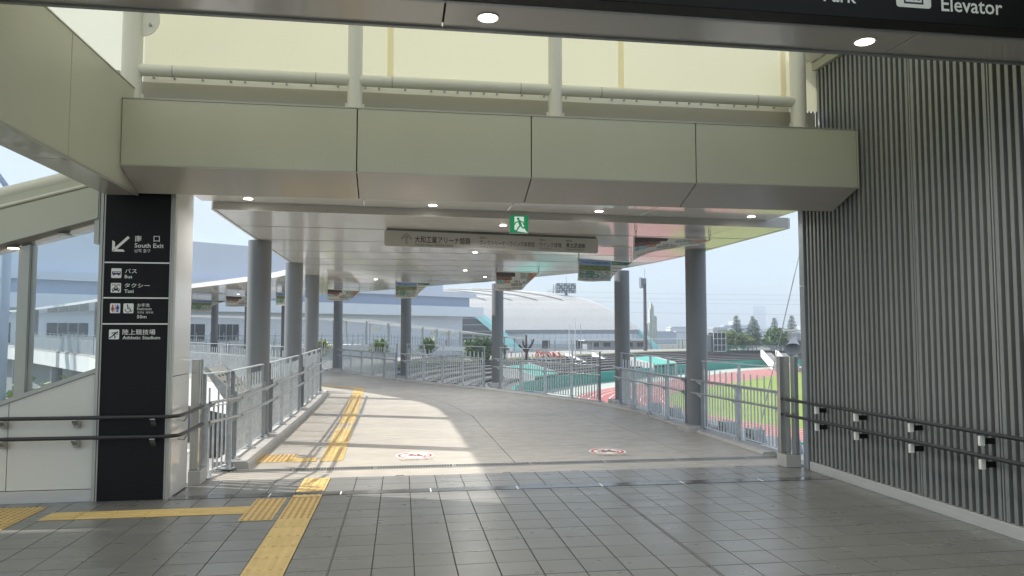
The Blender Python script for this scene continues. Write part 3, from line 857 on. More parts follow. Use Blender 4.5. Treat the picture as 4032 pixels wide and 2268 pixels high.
# no-cycling marks
def decal(x, y, label):
    f = flat(lambda u, v, l: (x+u*.265, y+v*.29, .004+l)); MM = [M['vinyl'], M['print_red'], M['print_dark']]
    f.disc(0,0,1,0,36); f.ring(0,0,.76,.90,1,36)
    f.ring(-.34,-.16,.15,.24,2,18); f.ring(.36,-.16,.15,.24,2,18)
    f.stroke([(-.34,-.16),(-.14,.18),(.20,.18),(.36,-.16)],.09,2); f.stroke([(-.14,.18),(0,-.16),(.2,.18)],.08,2); f.stroke([(.2,.18),(.16,.38),(.32,.42)],.08,2); f.stroke([(-.14,.18),(-.18,.34)],.08,2); f.stroke([(-.30,.36),(-.06,.36)],.09,2)
    f.stroke([(-.58,.58),(.58,-.58)],.11,1)
    o = obj('no_cycling_mark', f.mb, MM, label=label, cat='floor mark', group='no cycling marks on the deck')
    obj('lettering', lettering('自転車進入禁止', lambda a, b: (x-.21+.46*a, y-.40+.075*b, .0035)), M['print_grey'], o)
decal(.204, 10.5, 'round red and white no cycling mark on the sunlit concrete'); decal(2.95, 10.45, 'round red and white no cycling mark on the shaded concrete')

# kerbs
def kerb(pts, w, h, label, name='kerb', m='kerb'):
    o = None
    mb = MB(); k = len(pts); vs = []
    for i, p in enumerate(pts):
        a = pts[max(i-1,0)]; b = pts[min(i+1,k-1)]; d = Vector((b[0]-a[0], b[1]-a[1])).normalized(); nn = Vector((-d.y, d.x))
        z = zd(p[1])
        for off, zz_ in ((w/2,-.02),(w/2,h),(-w/2+.03,h),(-w/2,h-.03),(-w/2,-.02)):
            q = Vector(p)+nn*off; vs.append((q.x, q.y, z+zz_))
    fs = []
    for i in range(k-1):
        for j in range(5):
            a, b = 5*i+j, 5*i+(j+1)%5; fs.append((a, a+5, b+5, b))
    fs += [(0,1,2,3,4), tuple(5*k-5+j for j in (4,3,2,1,0))]
    mb.add(vs, fs)
    return obj(name, mb, M[m], label=label, cat='kerb')
kerb([(-2.09,9.78),(-2.09,12),(-2.09,15),(-2.1,18),(-2.14,20.6)], .42, .10, 'pale concrete kerb carrying the left railing posts')
kerb([(-2.2,20.7),(-4.55,23.6),(-7.65,28.2),(-10.1,32.4),(-12.6,36.6),(-17.6,46.1),(-30.8,65)], .3, .08, 'pale kerb along the inner edge of the bending walkway')
kerb([(-12.9,45.0),(-6.4,36.6),(-3.9,32.6),(-1.6,28.4),(.75,23.9),(2.75,20.9),(4.45,17.6),(5.1,15.3),(5.14,12.6),(5.14,9.8)], .30, .05, 'low kerb along the stadium edge of the walkway')

# columns
cm = MB().tube([(0,0,0),(0,0,3.2)], .18, 28, cap=False)
cm = cm.mesh('shaft'); cm.materials.append(M['col'])
pm = MB().box((-.28,-.28,-.02),(.28,.28,.10), .012).mesh('plinth'); pm.materials.append(M['kerb'])
collar = MB().tube([(0,0,0),(0,0,.02)], .195, 28).mesh('collar'); collar.materials.append(M['galv_dark'])
COLS = [(-2.24,12.2,'nearest grey round column of the left row beside the sunlit railing'), (-2.25,16.1,'middle grey round column of the left row beside the sunlit railing'),
        (-2.3,19.75,'farthest grey round column of the left row, where the walkway bends'),
        (5.14,12.42,'nearest grey round column of the stadium side, close to the slatted wall'), (5.2,17.05,'second grey round column of the stadium side'),
        (2.93,22.6,'third grey round column, in front of the vaulted arena roof'), (.16,26.0,'fourth grey round column, in front of the long white building'),
        (-2.53,30.6,'fifth grey round column, left of the far shrubs'), (-5.2,34.7,'grey round column showing as a sliver between two left columns'),
        (-7.3,37.2,'distant grey round column just left of the nearest left column'), (-9.9,41.6,'distant grey round column hung about with banners at far left'),
        (-12.1,44.6,'distant grey round column beside the white pillar return'), (-18,50,'far column seen through the sloping glass, right'), (-22,58,'far column seen through the sloping glass, middle'), (-29.5,65.5,'far column seen through the sloping glass, left')]
for x, y, lab in COLS:
    z = zd(y); c = root('canopy_column', (x,y,z), lab, 'column', 'round columns under the walkway canopy')
    o = obj('shaft', cm, M['col'], c, loc=(x,y,z)); o.scale = (1,1,(zc(y)-z)/3.2)
    obj('plinth', pm, M['kerb'], c, loc=(x,y,z))
    obj('collar', collar, M['galv_dark'], c, loc=(x,y,z+.10))

# railings
PIK = {}
def picket_mesh(h):
    if h not in PIK:
        me = MB().tube([(0,0,0),(0,0,h)], .012, 6).mesh('picket'); me.materials.append(M['galv']); PIK[h] = me
    return PIK[h]
post_lo = MB().box((-.04,-.006,0),(.04,.006,.93),.001)
def railing(p0, p1, label, h0=.05, single=False, hand=True, inside=1, group='steel picket railings', np_=None, mat_='galv', top=1.23):
    """picket railing panel from p0 to p1; inside = +1 when the walkway lies to the right of p0->p1"""
    a, b = Vector(p0), Vector(p1); L = (b-a).length; d = (b-a)/L; nn = Vector((d.y, -d.x))*inside
    za, zb = zd(a.y)+h0, zd(b.y)+h0; zz_ = lambda t: za+(zb-za)*t
    pt = lambda s, off=0.0: a+d*s+nn*off
    r = root('picket_railing', (a.x,a.y,za), label, 'railing', group)
    m = M[mat_]
    def bar(name, z0, z1, w, off=0.0, par=r, s0=0.0, s1=None):
        s1 = L if s1 is None else s1
        q0, q1 = pt(s0, off), pt(s1, off)
        return obj(name, MB().obox(q0, q1, w, (zz_(s0/L)+z0, zz_(s1/L)+z0), (zz_(s0/L)+z1, zz_(s1/L)+z1)), m, par)
    bar('top_rail', top-h0-.014, top-h0, .05); bar('bottom_rail', .045, .057, .04); bar('middle_rail', .80, .812, .03)
    np_ = np_ or max(2, round(L/1.05)+1)
    for k in range(np_):
        s = L*k/(np_-1); s = min(max(s,.04), L-.04); q = pt(s); z = zz_(s/L)
        mb = MB(); e = d*.038
        mb.obox(q-nn*.018, q+nn*.062, .014, z, z+.86); mb.obox(q-nn*.02, q+nn*.026, .012, z+.86, z+top-h0-.014)
        ends = k in (0, np_-1)
        po = obj('post', mb, M['galv_dark'] if ends and L > 2 else m, r)
        pl = MB().obox(q-d*.075+nn*.02, q+d*.075+nn*.02, .16, z-.0, z+.014)
        for sx in (-1, 1): pl.tube([(*(q+d*.05*sx+nn*.07), z+.014), (*(q+d*.05*sx+nn*.07), z+.045)], .012, 6)
        obj('base_plate', pl, M['galv'], po)
        if hand:
            for hz in (.90, .68):
                br = MB(); q2 = pt(s, .15)
                br.prism([(0,hz-h0-.10),(.012,hz-h0-.12),(.15,hz-h0-.022),(.15,hz-h0-.012),(.10,hz-h0-.02),(.0,hz-h0-.03)], -.005, .005, 'y')
                br.v = [(*(q+nn*v[0]+d*v[1]), v[2]+z) for v in br.v]
                obj('rail_bracket', br, m, po)
    npk = int(L/.095); joined = MB()
    for k in range(npk):
        s = (k+.5)*L/npk; z = zz_(s/L)+.05
        if min(abs(s-L*j/(np_-1)) for j in range(np_)) < .045: continue
        h = .98 if k % 2 else .80
        q = pt(s)
        if single: obj('picket', picket_mesh(h), M['galv'], r, loc=(q.x,q.y,z))
        else: joined.tube([(q.x,q.y,z),(q.x,q.y,z+h)], .016, 5)
    if not single: obj('pickets', joined, m, r, kind='stuff')
    if hand:
        for hz in (.90, .68):
            q0, q1 = pt(-.12,.155), pt(L+.12,.155)
            obj('handrail', MB().tube([(q0.x,q0.y,za+hz-h0),(q1.x,q1.y,zb+hz-h0)], .017, 10), M['rail_tube'], r)
    return r
railing((5.24,9.60),(5.12,12.12), 'picket railing panel next to the slatted wall, over the red track', single=True, inside=-1, mat_='galv')
railing((5.11,12.74),(5.0,16.5), 'picket railing panel between first and second columns on stadium side', single=True, inside=-1, mat_='galv')
railing((4.72,17.2),(2.78,20.9), 'picket railing panel between second and third columns on stadium side', inside=-1)
railing((2.42,21.4),(.18,24.9), 'picket railing panel between third and fourth columns on stadium side', inside=-1)
railing((-.12,25.4),(-2.3,29.9), 'picket railing panel between fourth and fifth columns on stadium side', inside=-1)
railing((-2.6,30.5),(-5.1,34.3), 'distant railing panel past the fifth column', inside=-1, hand=False)
railing((-5.3,34.7),(-8.9,40.6), 'distant outer railing panel glimpsed between the left columns', inside=-1, hand=False)
railing((-9.1,41),(-12.7,45), 'distant outer railing panel behind the nearest left column', inside=-1, hand=False)
railing((-13,45.5),(-26,62), 'far outer railing seen through the sloping glass', inside=-1, hand=False, np_=14)
railing((-2.12,9.86),(-2.11,11.9), 'sunlit picket railing panel carrying the tilted map board', h0=.10, single=True)
railing((-2.29,9.14),(-2.13,9.78), 'short picket railing piece by the left gate post', h0=.02, single=True, np_=2)
railing((-2.1,12.4),(-2.1,15.85), 'sunlit picket railing panel between first and second left columns', h0=.10, single=True)
railing((-2.1,16.3),(-2.14,20.3), 'sunlit picket railing panel between second and third left columns', h0=.10)
railing((-2.3,20.8),(-4.55,23.6), 'inner railing panel just beyond the last left column', h0=.08, hand=False)
railing((-4.6,23.7),(-7.65,28.2), 'inner railing panel along the bend, beyond the left columns', h0=.08, hand=False)
railing((-7.7,28.3),(-12.6,36.6), 'inner railing panel seen left of the nearest column', h0=.08, hand=False)
railing((-12.7,36.8),(-17.6,46.1), 'inner railing panel seen at the right end of the sloping glass', h0=.08, hand=False)
railing((-17.7,46.3),(-30.8,65), 'inner railing seen across the sloping glass', h0=.08, hand=False, np_=20)
# rail end sleeves by the opening
for z in (.85, .65):
    pass
# tilted map board on the left rail
IB = root('map_board', (-2.25,10.9,.85), 'tilted white map board on galvanised brackets at the left railing', 'information board')
bp = [(-2.12,10.15,.86),(-2.12,11.05,.86),(-2.50,11.05,1.24),(-2.50,10.15,1.24)]
mb = MB(); mb.add(bp+[(p[0]-.014,p[1],p[2]-.014) for p in bp], [(0,1,2,3),(7,6,5,4),(0,4,5,1),(1,5,6,2),(2,6,7,3),(3,7,4,0)])
brd = obj('board', mb, M['wallpanel'], IB)
f = flat(lambda u, v, l: (-2.12-.38*v+.003+l, 10.15+.90*u, .86+.38*v+.003+l))
for i in range(4):
    for j in range(4): f.rrect(.10+.2*i+.03*j, .08+.2*j, .20+.2*i+.03*j, .15+.2*j, .012, 0)
obj('print', f.mb, [M['print_grey']], brd)
for yy in (10.12, 11.08):
    obj('side_plate', MB().prism([(-2.12,.62),(-2.08,.62),(-2.08,.86),(-2.50,1.27),(-2.53,1.24)], yy-.006, yy+.006, 'y'), M['galv'], IB)
# floor lights outside the stadium rail
fl = MB().prism([(-.17,0),(.17,0),(.17,.03),(.10,.20),(-.17,.20)], -.10, .10, 'y').mesh('housing'); fl.materials.append(M['galv_dark'])
hol = MB()
for k in range(3): hol.box((-.10+k*.06,-.104,.09),(-.07+k*.06,-.1005,.13))
hol = hol.mesh('slots'); hol.materials.append(M['print_dark'])
for k, (x, y, w) in enumerate(((5.52,10.0,'nearest'),(5.5,11.0,'second'),(5.5,12.0,'third'),(5.5,13.3,'fourth'),(5.48,14.4,'fifth'),(5.45,15.5,'farthest'))):
    o = root('floor_light', (x,y,.0), f'grey wedge-shaped floor light outside the railing, {w} from the slatted wall', 'floor light', 'floor lights outside the railing')
    q = obj('housing', fl, M['galv_dark'], o, loc=(x,y,.0)); q.rotation_euler = (0,0,R(-90))
    q = obj('slots', hol, M['print_dark'], o, loc=(x,y,.0), kind='stuff'); q.rotation_euler = (0,0,R(-90))
box('edge_ledge', (5.36,9.3,-.5), (6.1,17,-.004), M['white_conc'], label='white concrete ledge outside the stadium railing', cat='ledge')

# ------------------------------------------------------------------ canopy
CS = [((-2.2,9.15),(5.34,9.62)), ((-2.22,10.5),(5.34,10.8)), ((-2.23,12.0),(5.33,12.15)), ((-2.25,13.6),(5.3,13.5)), ((-2.27,15.0),(5.2,14.85)), ((-2.3,16.4),(5.0,16.1)), ((-2.4,17.9),(4.45,17.5)),
      ((-2.7,19.2),(3.5,19.4)), ((-3.3,20.6),(2.4,21.8)), ((-4.3,22.4),(1.2,23.5)), ((-5.6,24.4),(-.1,25.8)), ((-7.2,26.8),(-1.5,28.2)), ((-9.3,30.3),(-3.6,31.6)),
      ((-12,34.9),(-6.2,35.6)), ((-15,40),(-9,40)), ((-18.5,46),(-12.4,45)), ((-24,55),(-18,53)), ((-31,66),(-25,63)), ((-40,77),(-34,74))]
CN = root('walkway_canopy', (1.5,12,3.15), 'glossy white canopy over the bending walkway, with downlights', 'canopy')
for i in range(len(CS)-1):
    (l0, r0), (l1, r1) = CS[i], CS[i+1]
    for a, b in ((0,.9),(.9,1)):
        q = [L3(l0,r0,a), L3(l0,r0,b), L3(l1,r1,b), L3(l1,r1,a)]
        c = (sum(p[0] for p in q)/4, sum(p[1] for p in q)/4)
        def sh(p):
            dx, dy = c[0]-p[0], c[1]-p[1]; d = math.hypot(dx, dy); return (p[0]+dx/d*.006, p[1]+(.007 if dy > 0 else -.007))
        q = [sh(p) for p in q]
        mb = MB(); mb.add([(p[0],p[1],zc(p[1])) for p in q]+[(p[0],p[1],zc(p[1])+.03) for p in q], [(3,2,1,0),(4,5,6,7),(0,1,5,4),(1,2,6,5),(2,3,7,6),(3,0,4,7)])
        obj('ceiling_panel', mb, M['ceiling'], CN)
rf = MB(); vs = []
for l, r in CS:
    for p, dz in ((l,.031),(r,.031),(r,.13),(l,.13)): vs.append((p[0],p[1],zc(p[1])+dz))
n = len(CS); fs = []
for i in range(n-1):
    a, b = 4*i, 4*i+4
    fs += [(a,a+1,b+1,b),(a+1,a+2,b+2,b+1),(a+2,a+3,b+3,b+2),(a+3,a,b,b+3)]
fs += [(3,2,1,0),(4*n-4,4*n-3,4*n-2,4*n-1)]
rf.add(vs, fs); obj('roof_slab', rf, M['dark_gap'], CN)
obj('roof_sheet', MB().add([(p[0],p[1],zc(p[1])+.135) for l, r in CS for p in (l, r)], [(2*i,2*i+1,2*i+3,2*i+2) for i in range(n-1)]), M['white_gloss'], CN)
for (l, r) in CS[1:-1]:
    obj('joint_gasket', MB().obox(l, r, .034, (zc(l[1])-.0015, zc(r[1])-.0015), (zc(l[1])+.02, zc(r[1])+.02)), M['joint'], CN)
(l0, r0) = CS[0]
obj('front_fascia', MB().obox((l0[0]-.02,l0[1]-.02), (r0[0],r0[1]-.02), .03, 3.168, 3.312), M['fascia'], CN)
for (a, b) in zip(CS, CS[1:]):
    for k in (0, 1):
        p, q = a[k], b[k]; o = .03 if k else -.03
        if math.hypot(q[0]-p[0], q[1]-p[1]) < .1: continue
        obj('edge_fascia', MB().obox((p[0]+o,p[1]), (q[0]+o,q[1]), .03, (zc(p[1])-.004, zc(q[1])-.004), (zc(p[1])+.14, zc(q[1])+.14)), M['white_gloss'], CN)
for x, y in ((1.357,9.9),(1.311,13.31),(1.48,17.43),(2.2,19.6),(-.725,21.03),(-3,26),(-6.5,31)):
    downlight(CN, x, y, zc(y)-.001, .045, power=44)

# hanging direction board
HB = root('arena_direction_sign', (1.36,10.7,2.9), 'long beige hanging sign to Yamato Kogyo arena, gymnasium, ballpark and budokan', 'sign')
A, B = Vector((-.247,10.45)), Vector((2.964,10.961)); Ld = (B-A).length; dd = (B-A)/Ld; nn = Vector((dd.y,-dd.x))
def hb_pt(u, v, l=0.0): q = A+dd*u+nn*(.022+l); return (q.x, q.y, v)
z0, z1 = 2.92, 3.14
pts = []
for cx, cz, a in ((Ld-.03,z1-.004,0),(.03,z1-.004,90),(.03,z0+.03,180),(Ld-.03,z0+.03,270)):
    r_ = .03 if a > 90 else .004
    pts += [(cx+(.03-r_ if a in (0,270) else -(.03-r_))+r_*math.cos(R(a+t)), cz+r_*math.sin(R(a+t))) for t in (0,30,60,90)]
mb = MB().prism(pts, -.02, .02, 'y'); mb.v = [(*(A+dd*v[0]+nn*(-v[1])), v[2]) for v in mb.v]
hbo = obj('sign_board', mb, M['sign_beige'], HB)
obj('hanger_channel', MB().obox(A+dd*.03, B-dd*.03, .03, z1+.0, 3.169), M['print_grey'], HB)
def hput(s, x0, x1, v0, v1, m='print_dark'):
    k = Ld/(2437-95); u0, u1 = (x0-95)*k, (x1-95)*k; h = z1-z0
    obj('lettering', lettering(s, lambda a, b: hb_pt(u0+(u1-u0)*a, z0+h*(v0+(v1-v0)*b))), M[m], hbo)
for s, x0, x1, v0, v1 in (('大和工業アリーナ姫路',402,987,.26,.72),('Yamato Kogyo ARENA HIMEJI',403,803,.06,.22),('330m',1086,1162,.70,.83),('ヴィクトリーナ・ウインク体育館',1086,1695,.26,.62),
                          ('Victorina Wink Gymnasium',1086,1367,.10,.22),('400m',1750,1825,.72,.84),('ウインク球場',1750,2004,.30,.62),('Wink Ballpark',1750,1895,.14,.25),('800m',2058,2130,.73,.85),('県立武道館',2058,2283,.32,.64),('Prefectural Budokan',2058,2272,.15,.27)):
    hput(s, x0, x1, v0, v1, 'print_grey' if s[0] in 'VWP' else 'print_dark')
k = Ld/(2437-95); f = flat(lambda u, v, l: hb_pt((260-95)*k+u*.158, z0+.035+v*.15, l))
for w, c in ((.17,0),(.07,1)):
    f.stroke([(.5,.05),(.5,.88)],w,c); f.stroke([(.08,.52),(.5,.93),(.92,.52)],w,c)
obj('arrow', f.mb, [M['print_grey'], M['sign_beige']], hbo)

# exit sign
ES = root('exit_sign', (1.36,8.5,3.1), 'green emergency exit sign with running figure hanging under the beam', 'exit sign')
xb = 1.242
box('mount', (xb,8.47,3.075), (xb+.212,8.53,3.128), M['trim'], ES)
eb = box('housing', (xb-.004,8.46,2.865), (xb+.216,8.52,3.078), M['trim'], ES, c=.003)
f = flat(lambda u, v, l: (xb+u*.212, 8.4585-l, 2.870+v*.203))
f.poly([(0,0),(1,0),(1,1),(0,1)],0); f.poly([(.22,.30),(.76,.30),(.98,.02),(.76,.92),(.22,.92)] if 0 else [(.24,.10),(.98,.0),(.77,.26),(.77,.93),(.24,.93)],1)
f.disc(.45,.80,.075,0); f.stroke([(.50,.68),(.58,.44)],.15,0); f.stroke([(.52,.66),(.30,.58),(.25,.46)],.06,0); f.stroke([(.56,.66),(.72,.62),(.74,.48)],.06,0)
f.stroke([(.56,.42),(.44,.26),(.36,.10)],.08,0); f.stroke([(.58,.42),(.70,.28),(.86,.30)],.08,0)
f.poly([(.24,.0),(.42,.0),(.30,.16),(.24,.16)],0)
obj('pictogram', f.mb, [M['green_sign'], M['exit_white']], eb)

# banners
M['ban_a'] = mat('banner_print_land', (.30,.40,.55), .6, col2=(.16,.22,.13), cscale=6, cpos=(.45,.5), var=.4, vscale=9)
M['ban_paper'] = mat('banner_paper', (.70,.70,.67), .6, var=.03)
M['ban_sky'] = mat('banner_sky', (.30,.42,.66), .6, var=.25, vscale=6)
M['ban_hill'] = mat('banner_hill', (.20,.25,.12), .6, var=.7, vscale=22)
M['ban_roof'] = mat('banner_roofs', (.40,.45,.42), .6, var=.8, vscale=16, stretch=(1,1,4))
M['ban_green'] = mat('banner_green', (.04,.17,.13), .6)
M['ban_hall'] = mat('banner_hall', (.10,.085,.09), .6, var=.9, vscale=22, stretch=(1,1,5))
M['ban_seats'] = mat('banner_seats', (.24,.15,.13), .6, var=.8, vscale=24, stretch=(1,1,4))
M['ban_floor'] = mat('banner_floor', (.50,.33,.24), .6, var=.6, vscale=16)
M['ban_water'] = mat('banner_water', (.34,.48,.54), .6, var=.6, vscale=18)
def banner(a, b, h, kind, label, fold=0.0, lift=None, chain=.13, wind=(.0,0)):
    """a, b: plan ends; fold: how far the right lower corner blows away; lift: function for a twisted one"""
    a, b = Vector(a), Vector(b); L = (b-a).length; d = (b-a)/L; nrm = Vector((d.y,-d.x))
    zt = zc((a.y+b.y)/2)-chain
    r = root('hanging_banner', ((a.x+b.x)/2,(a.y+b.y)/2,zt-h), label, 'banner', 'arena banners hanging under the canopy')
    def fn(u, v, l=0.0):
        if lift: return lift(u, v, l, a, d, nrm, zt, L)
        t = max(0.0, u-.55)/.45; k = (1-v)*t
        x = L*u-L*fold*.55*k*1.2; off = l+.05*math.sin(3*u+2*v)*(1-v)-fold*.7*k*L*.5
        z = zt-h*(1-v)*(1-.55*fold*t) - .012*math.sin(u*9)*(1-v)
        q = a+d*x+nrm*off; return (q.x, q.y, z)
    cl = obj('cloth', MB().grid(lambda u, v: fn(u,v), 20, 8), M['ban_paper'], r)
    def patch(u0, u1, v0, v1, m, l=.003, poly=None):
        obj('print', MB().grid(lambda u, v: fn(u0+(u1-u0)*u, v0+(v1-v0)*v, l), 10, 4), M[m], cl)
    def word(s, u0, u1, v0, v1, m='print_dark', l=.006, rise=0):
        obj('lettering', lettering(s, lambda p, q: fn(u0+(u1-u0)*p, v0+(v1-v0)*q+rise*p, l)), M[m], cl)
    if kind == 'view':
        patch(.02,.60,.72,.97,'ban_sky'); patch(.02,.60,.50,.72,'ban_hill'); patch(.02,.60,.06,.50,'ban_roof'); patch(.62,.98,.80,.96,'ban_green')
        word('Yamato Kogyo ARENA HIMEJI',.06,.56,.78,.90,'print_navy'); patch(.02,.27,.33,.46,'ban_green',.005); patch(.02,.34,.18,.31,'ban_green',.005)
        word('体育館とプール',.03,.25,.35,.44,'vinyl',.007); word('複合型スポーツ施設',.03,.32,.20,.29,'vinyl',.007); word('開館記念イベント',.64,.86,.83,.93,'vinyl',.006)
        for k in range(4): patch(.64,.68,.60-.16*k,.68-.16*k,'ban_roof',.005); patch(.70,.92,.62-.16*k,.655-.16*k,'print_grey',.005)
    else:
        patch(.02,.44,.74,.96,'ban_hall'); patch(.02,.36,.56,.74,'ban_seats'); patch(.02,.18,.36,.56,'ban_water'); patch(.18,.32,.40,.56,'ban_floor')
        patch(.56,.78,.60,.94,'ban_roof'); patch(.78,.98,.50,.96,'ban_floor'); patch(.66,.98,.30,.48,'ban_water')
        word('10.1',.42,.54,.42,.54); word('GRAND OPEN',.34,.64,.24,.38); word('Yamato Kogyo ARENA HIMEJI',.05,.64,.06,.17)
    for u in (.03, .97):
        p = Vector(fn(u, 1)); mb = MB(); zz0 = p.z; k = 0; top = zc(p.y)
        lk = (top-zz0)/2
        for k in range(2):
            zm = zz0+lk*(k+.5); ax = d if k % 2 else nrm
            mb.tube([(p.x+ax.x*.018*math.cos(t*math.pi/5), p.y+ax.y*.018*math.cos(t*math.pi/5), zm+(lk/2+.006)*math.sin(t*math.pi/5)) for t in range(10)], .0045, 5, closed=True)
        obj('chain', mb, M['galv_dark'], r)
    return r
def twist(u, v, l, a, d, nrm, zt, L):
    t = u*L; hang = .42*(1-v); tip = max(0, 1-u*1.25)
    q = a+d*(t+hang*.25*tip)+nrm*(l+hang*(-.55-.35*u)); z = zt-hang*(.12+.62*tip**1.3)+.02*math.sin(u*7)*(1-v)-l*.5
    return (q.x, q.y, z)
banner((3.145,9.75),(4.37,9.95), .42, 'open', 'white arena banner blown sideways nearest the slatted wall', lift=twist, chain=.14)
banner((3.1,12.85),(4.32,13.44), .40, 'view', 'arena banner with landscape view between the two nearest stadium columns', fold=.45)
banner((2.02,16.0),(3.05,16.2), .42, 'open', 'grand open banner hanging beside the third stadium column', fold=.45)
banner((-.18,19.85),(.82,20.3), .44, 'view', 'arena banner with landscape view in front of the fourth column', fold=.5)
banner((-2.35,24.0),(-1.35,25.0), .36, 'open', 'grand open banner in front of the fifth column', fold=.3)
banner((-4.3,26.4),(-3.5,27.2), .45, 'view', 'landscape banner glimpsed between the left columns', fold=.2)
banner((-6.7,29.7),(-5.6,30.9), .40, 'open', 'grand open banner left of the nearest left column', fold=.2)
banner((-8.9,33.2),(-7.8,34.9), .50, 'view', 'landscape banner at far left under the distant canopy', fold=.6)

# things at the right of the opening
SX = 5.80
SP = root('horn_speaker', (SX,10.4,0), 'weathered white horn loudspeaker on a pole behind the stainless uprights', 'loudspeaker')
h = MB(); n_ = 20
prof_ = [(.0,.045),(.08,.05),(.16,.075),(.23,.115),(.26,.135)]
ax_ = Vector((-.35,-.55,-.76)).normalized(); e1_ = ax_.cross(Vector((0,0,1))).normalized(); e2_ = ax_.cross(e1_); o_ = Vector((SX+.05,10.42,1.66))
rings = [[tuple(o_+ax_*s_+e1_*(r_*math.cos(2*math.pi*j/n_))+e2_*(r_*math.sin(2*math.pi*j/n_))) for j in range(n_)] for s_, r_ in prof_]
h.add([p for q in rings for p in q], [(i*n_+j, i*n_+(j+1)%n_, (i+1)*n_+(j+1)%n_, (i+1)*n_+j) for i in range(len(prof_)-1) for j in range(n_)], True)
obj('horn', h, M['speaker'], SP)
box('driver_box', (SX-.02,10.36,1.58), (SX+.14,10.5,1.72), M['speaker'], SP, c=.02)
obj('bracket', MB().tube([(SX-.14,10.4,1.74),(SX+.16,10.4,1.74)], .014, 8).tube([(SX+.1,10.46,1.30),(SX+.1,10.46,1.80)], .018, 8).tube([(SX-.12,10.4,1.70),(SX-.12,10.4,1.79)], .010, 6), M['vinyl'], SP)
obj('pole', MB().tube([(SX+.1,10.46,-.45),(SX+.1,10.46,1.4)], .025, 10), M['stainless'], SP)
obj('stay_wire', MB().tube([(6.30,10.8,3.35),(5.60,10.8,.75),(5.42,10.8,.0)], .007, 6), M['rail_tube'], label='thin grey stay wire slanting down beside the slatted wall', cat='wire')

# low white stair and ledges outside the left rail
LE = root('stair_ledge', (-4.5,12,-3), 'bright white stair enclosure below the left railing', 'ledge')
for a, b in (((-6.6,9.6,-6),(-3.0,10.6,-.55)), ((-6.6,10.62,-6),(-3.2,12.4,-.12)), ((-6.6,12.5,-6),(-3.6,15.5,-1.3)), ((-5.2,16,-6),(-3.3,19.8,-2.2))):
    box('ledge_block', a, b, M['white_conc'], LE, c=.03)
box('ledge_band', (-6.5,10.58,-.45), (-3.0,10.64,-.62), M['slate'], LE)
# ------------------------------------------------------------------ ground and stadium
G = MB()
gx = [-3200,-1200,-400,-150,-60,0,60,150,400,1200,3200]
G.add([(x,y,-6.02) for y in gx for x in gx], [(j*11+i, j*11+i+1, (j+1)*11+i+1, (j+1)*11+i) for j in range(10) for i in range(10)])
obj('ground', G, M['ground'], kind='structure')
C1 = Vector((64.5,71.5)); U_ = Vector((.69,.724)).normalized(); N_ = Vector((-U_.y,U_.x)); LEN = 52
def oval(r, n=30):
    """closed oval, offset r from the field's spine; starts at the far end of the left straight"""
    pts = []; c2 = C1+U_*LEN
    for i in range(11): pts.append(c2+(C1-c2)*(i/10)+N_*r)
    for i in range(1, n+1):
        t = math.pi*i/n; pts.append(C1+N_*(r*math.cos(t))-U_*(r*math.sin(t)))
    for i in range(1, 11): pts.append(C1+(c2-C1)*(i/10)-N_*r)
    for i in range(1, n):
        t = math.pi*i/n; pts.append(c2-N_*(r*math.cos(t))+U_*(r*math.sin(t)))
    return pts
def ring(r0, r1, z0, z1=None, mb=None):
    z1 = z0 if z1 is None else z1; mb = mb or MB(); a, b = oval(r0), oval(r1); k = len(a)
    mb.add([(p.x,p.y,z0) for p in a]+[(p.x,p.y,z1) for p in b], [(i,(i+1)%k,k+(i+1)%k,k+i) for i in range(k)]); return mb
mb = MB(); o_ = oval(36.2); mb.add([(p.x,p.y,-5.99) for p in o_], [tuple(range(len(o_)))]); obj('grass_pitch', mb, M['grass'], kind='structure')
trk = obj('running_track', ring(36,46.5,-5.98), M['track'], kind='structure')
for k in range(9): obj('lane_line', ring(36.4+1.2*k,36.52+1.2*k,-5.975), M['line'], trk)
obj('track_apron', ring(46.5,53,-5.985), M['apron'], kind='structure')
SD = root('stadium_stand', (C1.x,C1.y,-6), 'stadium terraces with dark bench rows round the running track', 'stand')
w_ = MB(); ring(53,53,-6,-4.4,w_); ring(53,53.4,-4.4,-4.4,w_); ring(53.4,53.4,-4.4,-6,w_); obj('barrier_wall', w_, M['teal'], SD)
for i in range(7):
    r0 = 53.4+i*2.37; z = -4.5+i*.257
    st_ = MB(); ring(r0,r0+2.37,z,z,st_); ring(r0+2.37,r0+2.37,z,z+.257,st_); obj('terrace_step', st_, M['terrace'], SD)
    bn = MB(); ring(r0+1.5,r0+1.5,z+.06,z+.26,bn); ring(r0+1.5,r0+2.1,z+.26,z+.26,bn); obj('bench_row', bn, M['bench'], SD)
obj('promenade', ring(70,92,-2.7), M['promenade'], kind='structure')
obj('grass_bank', ring(70.05,72.2,-2.68,-2.55), M['lawn'], kind='structure')
b_ = MB(); ring(92,97,-2.7,-6,b_); obj('outer_bank', b_, M['lawn'], kind='structure')
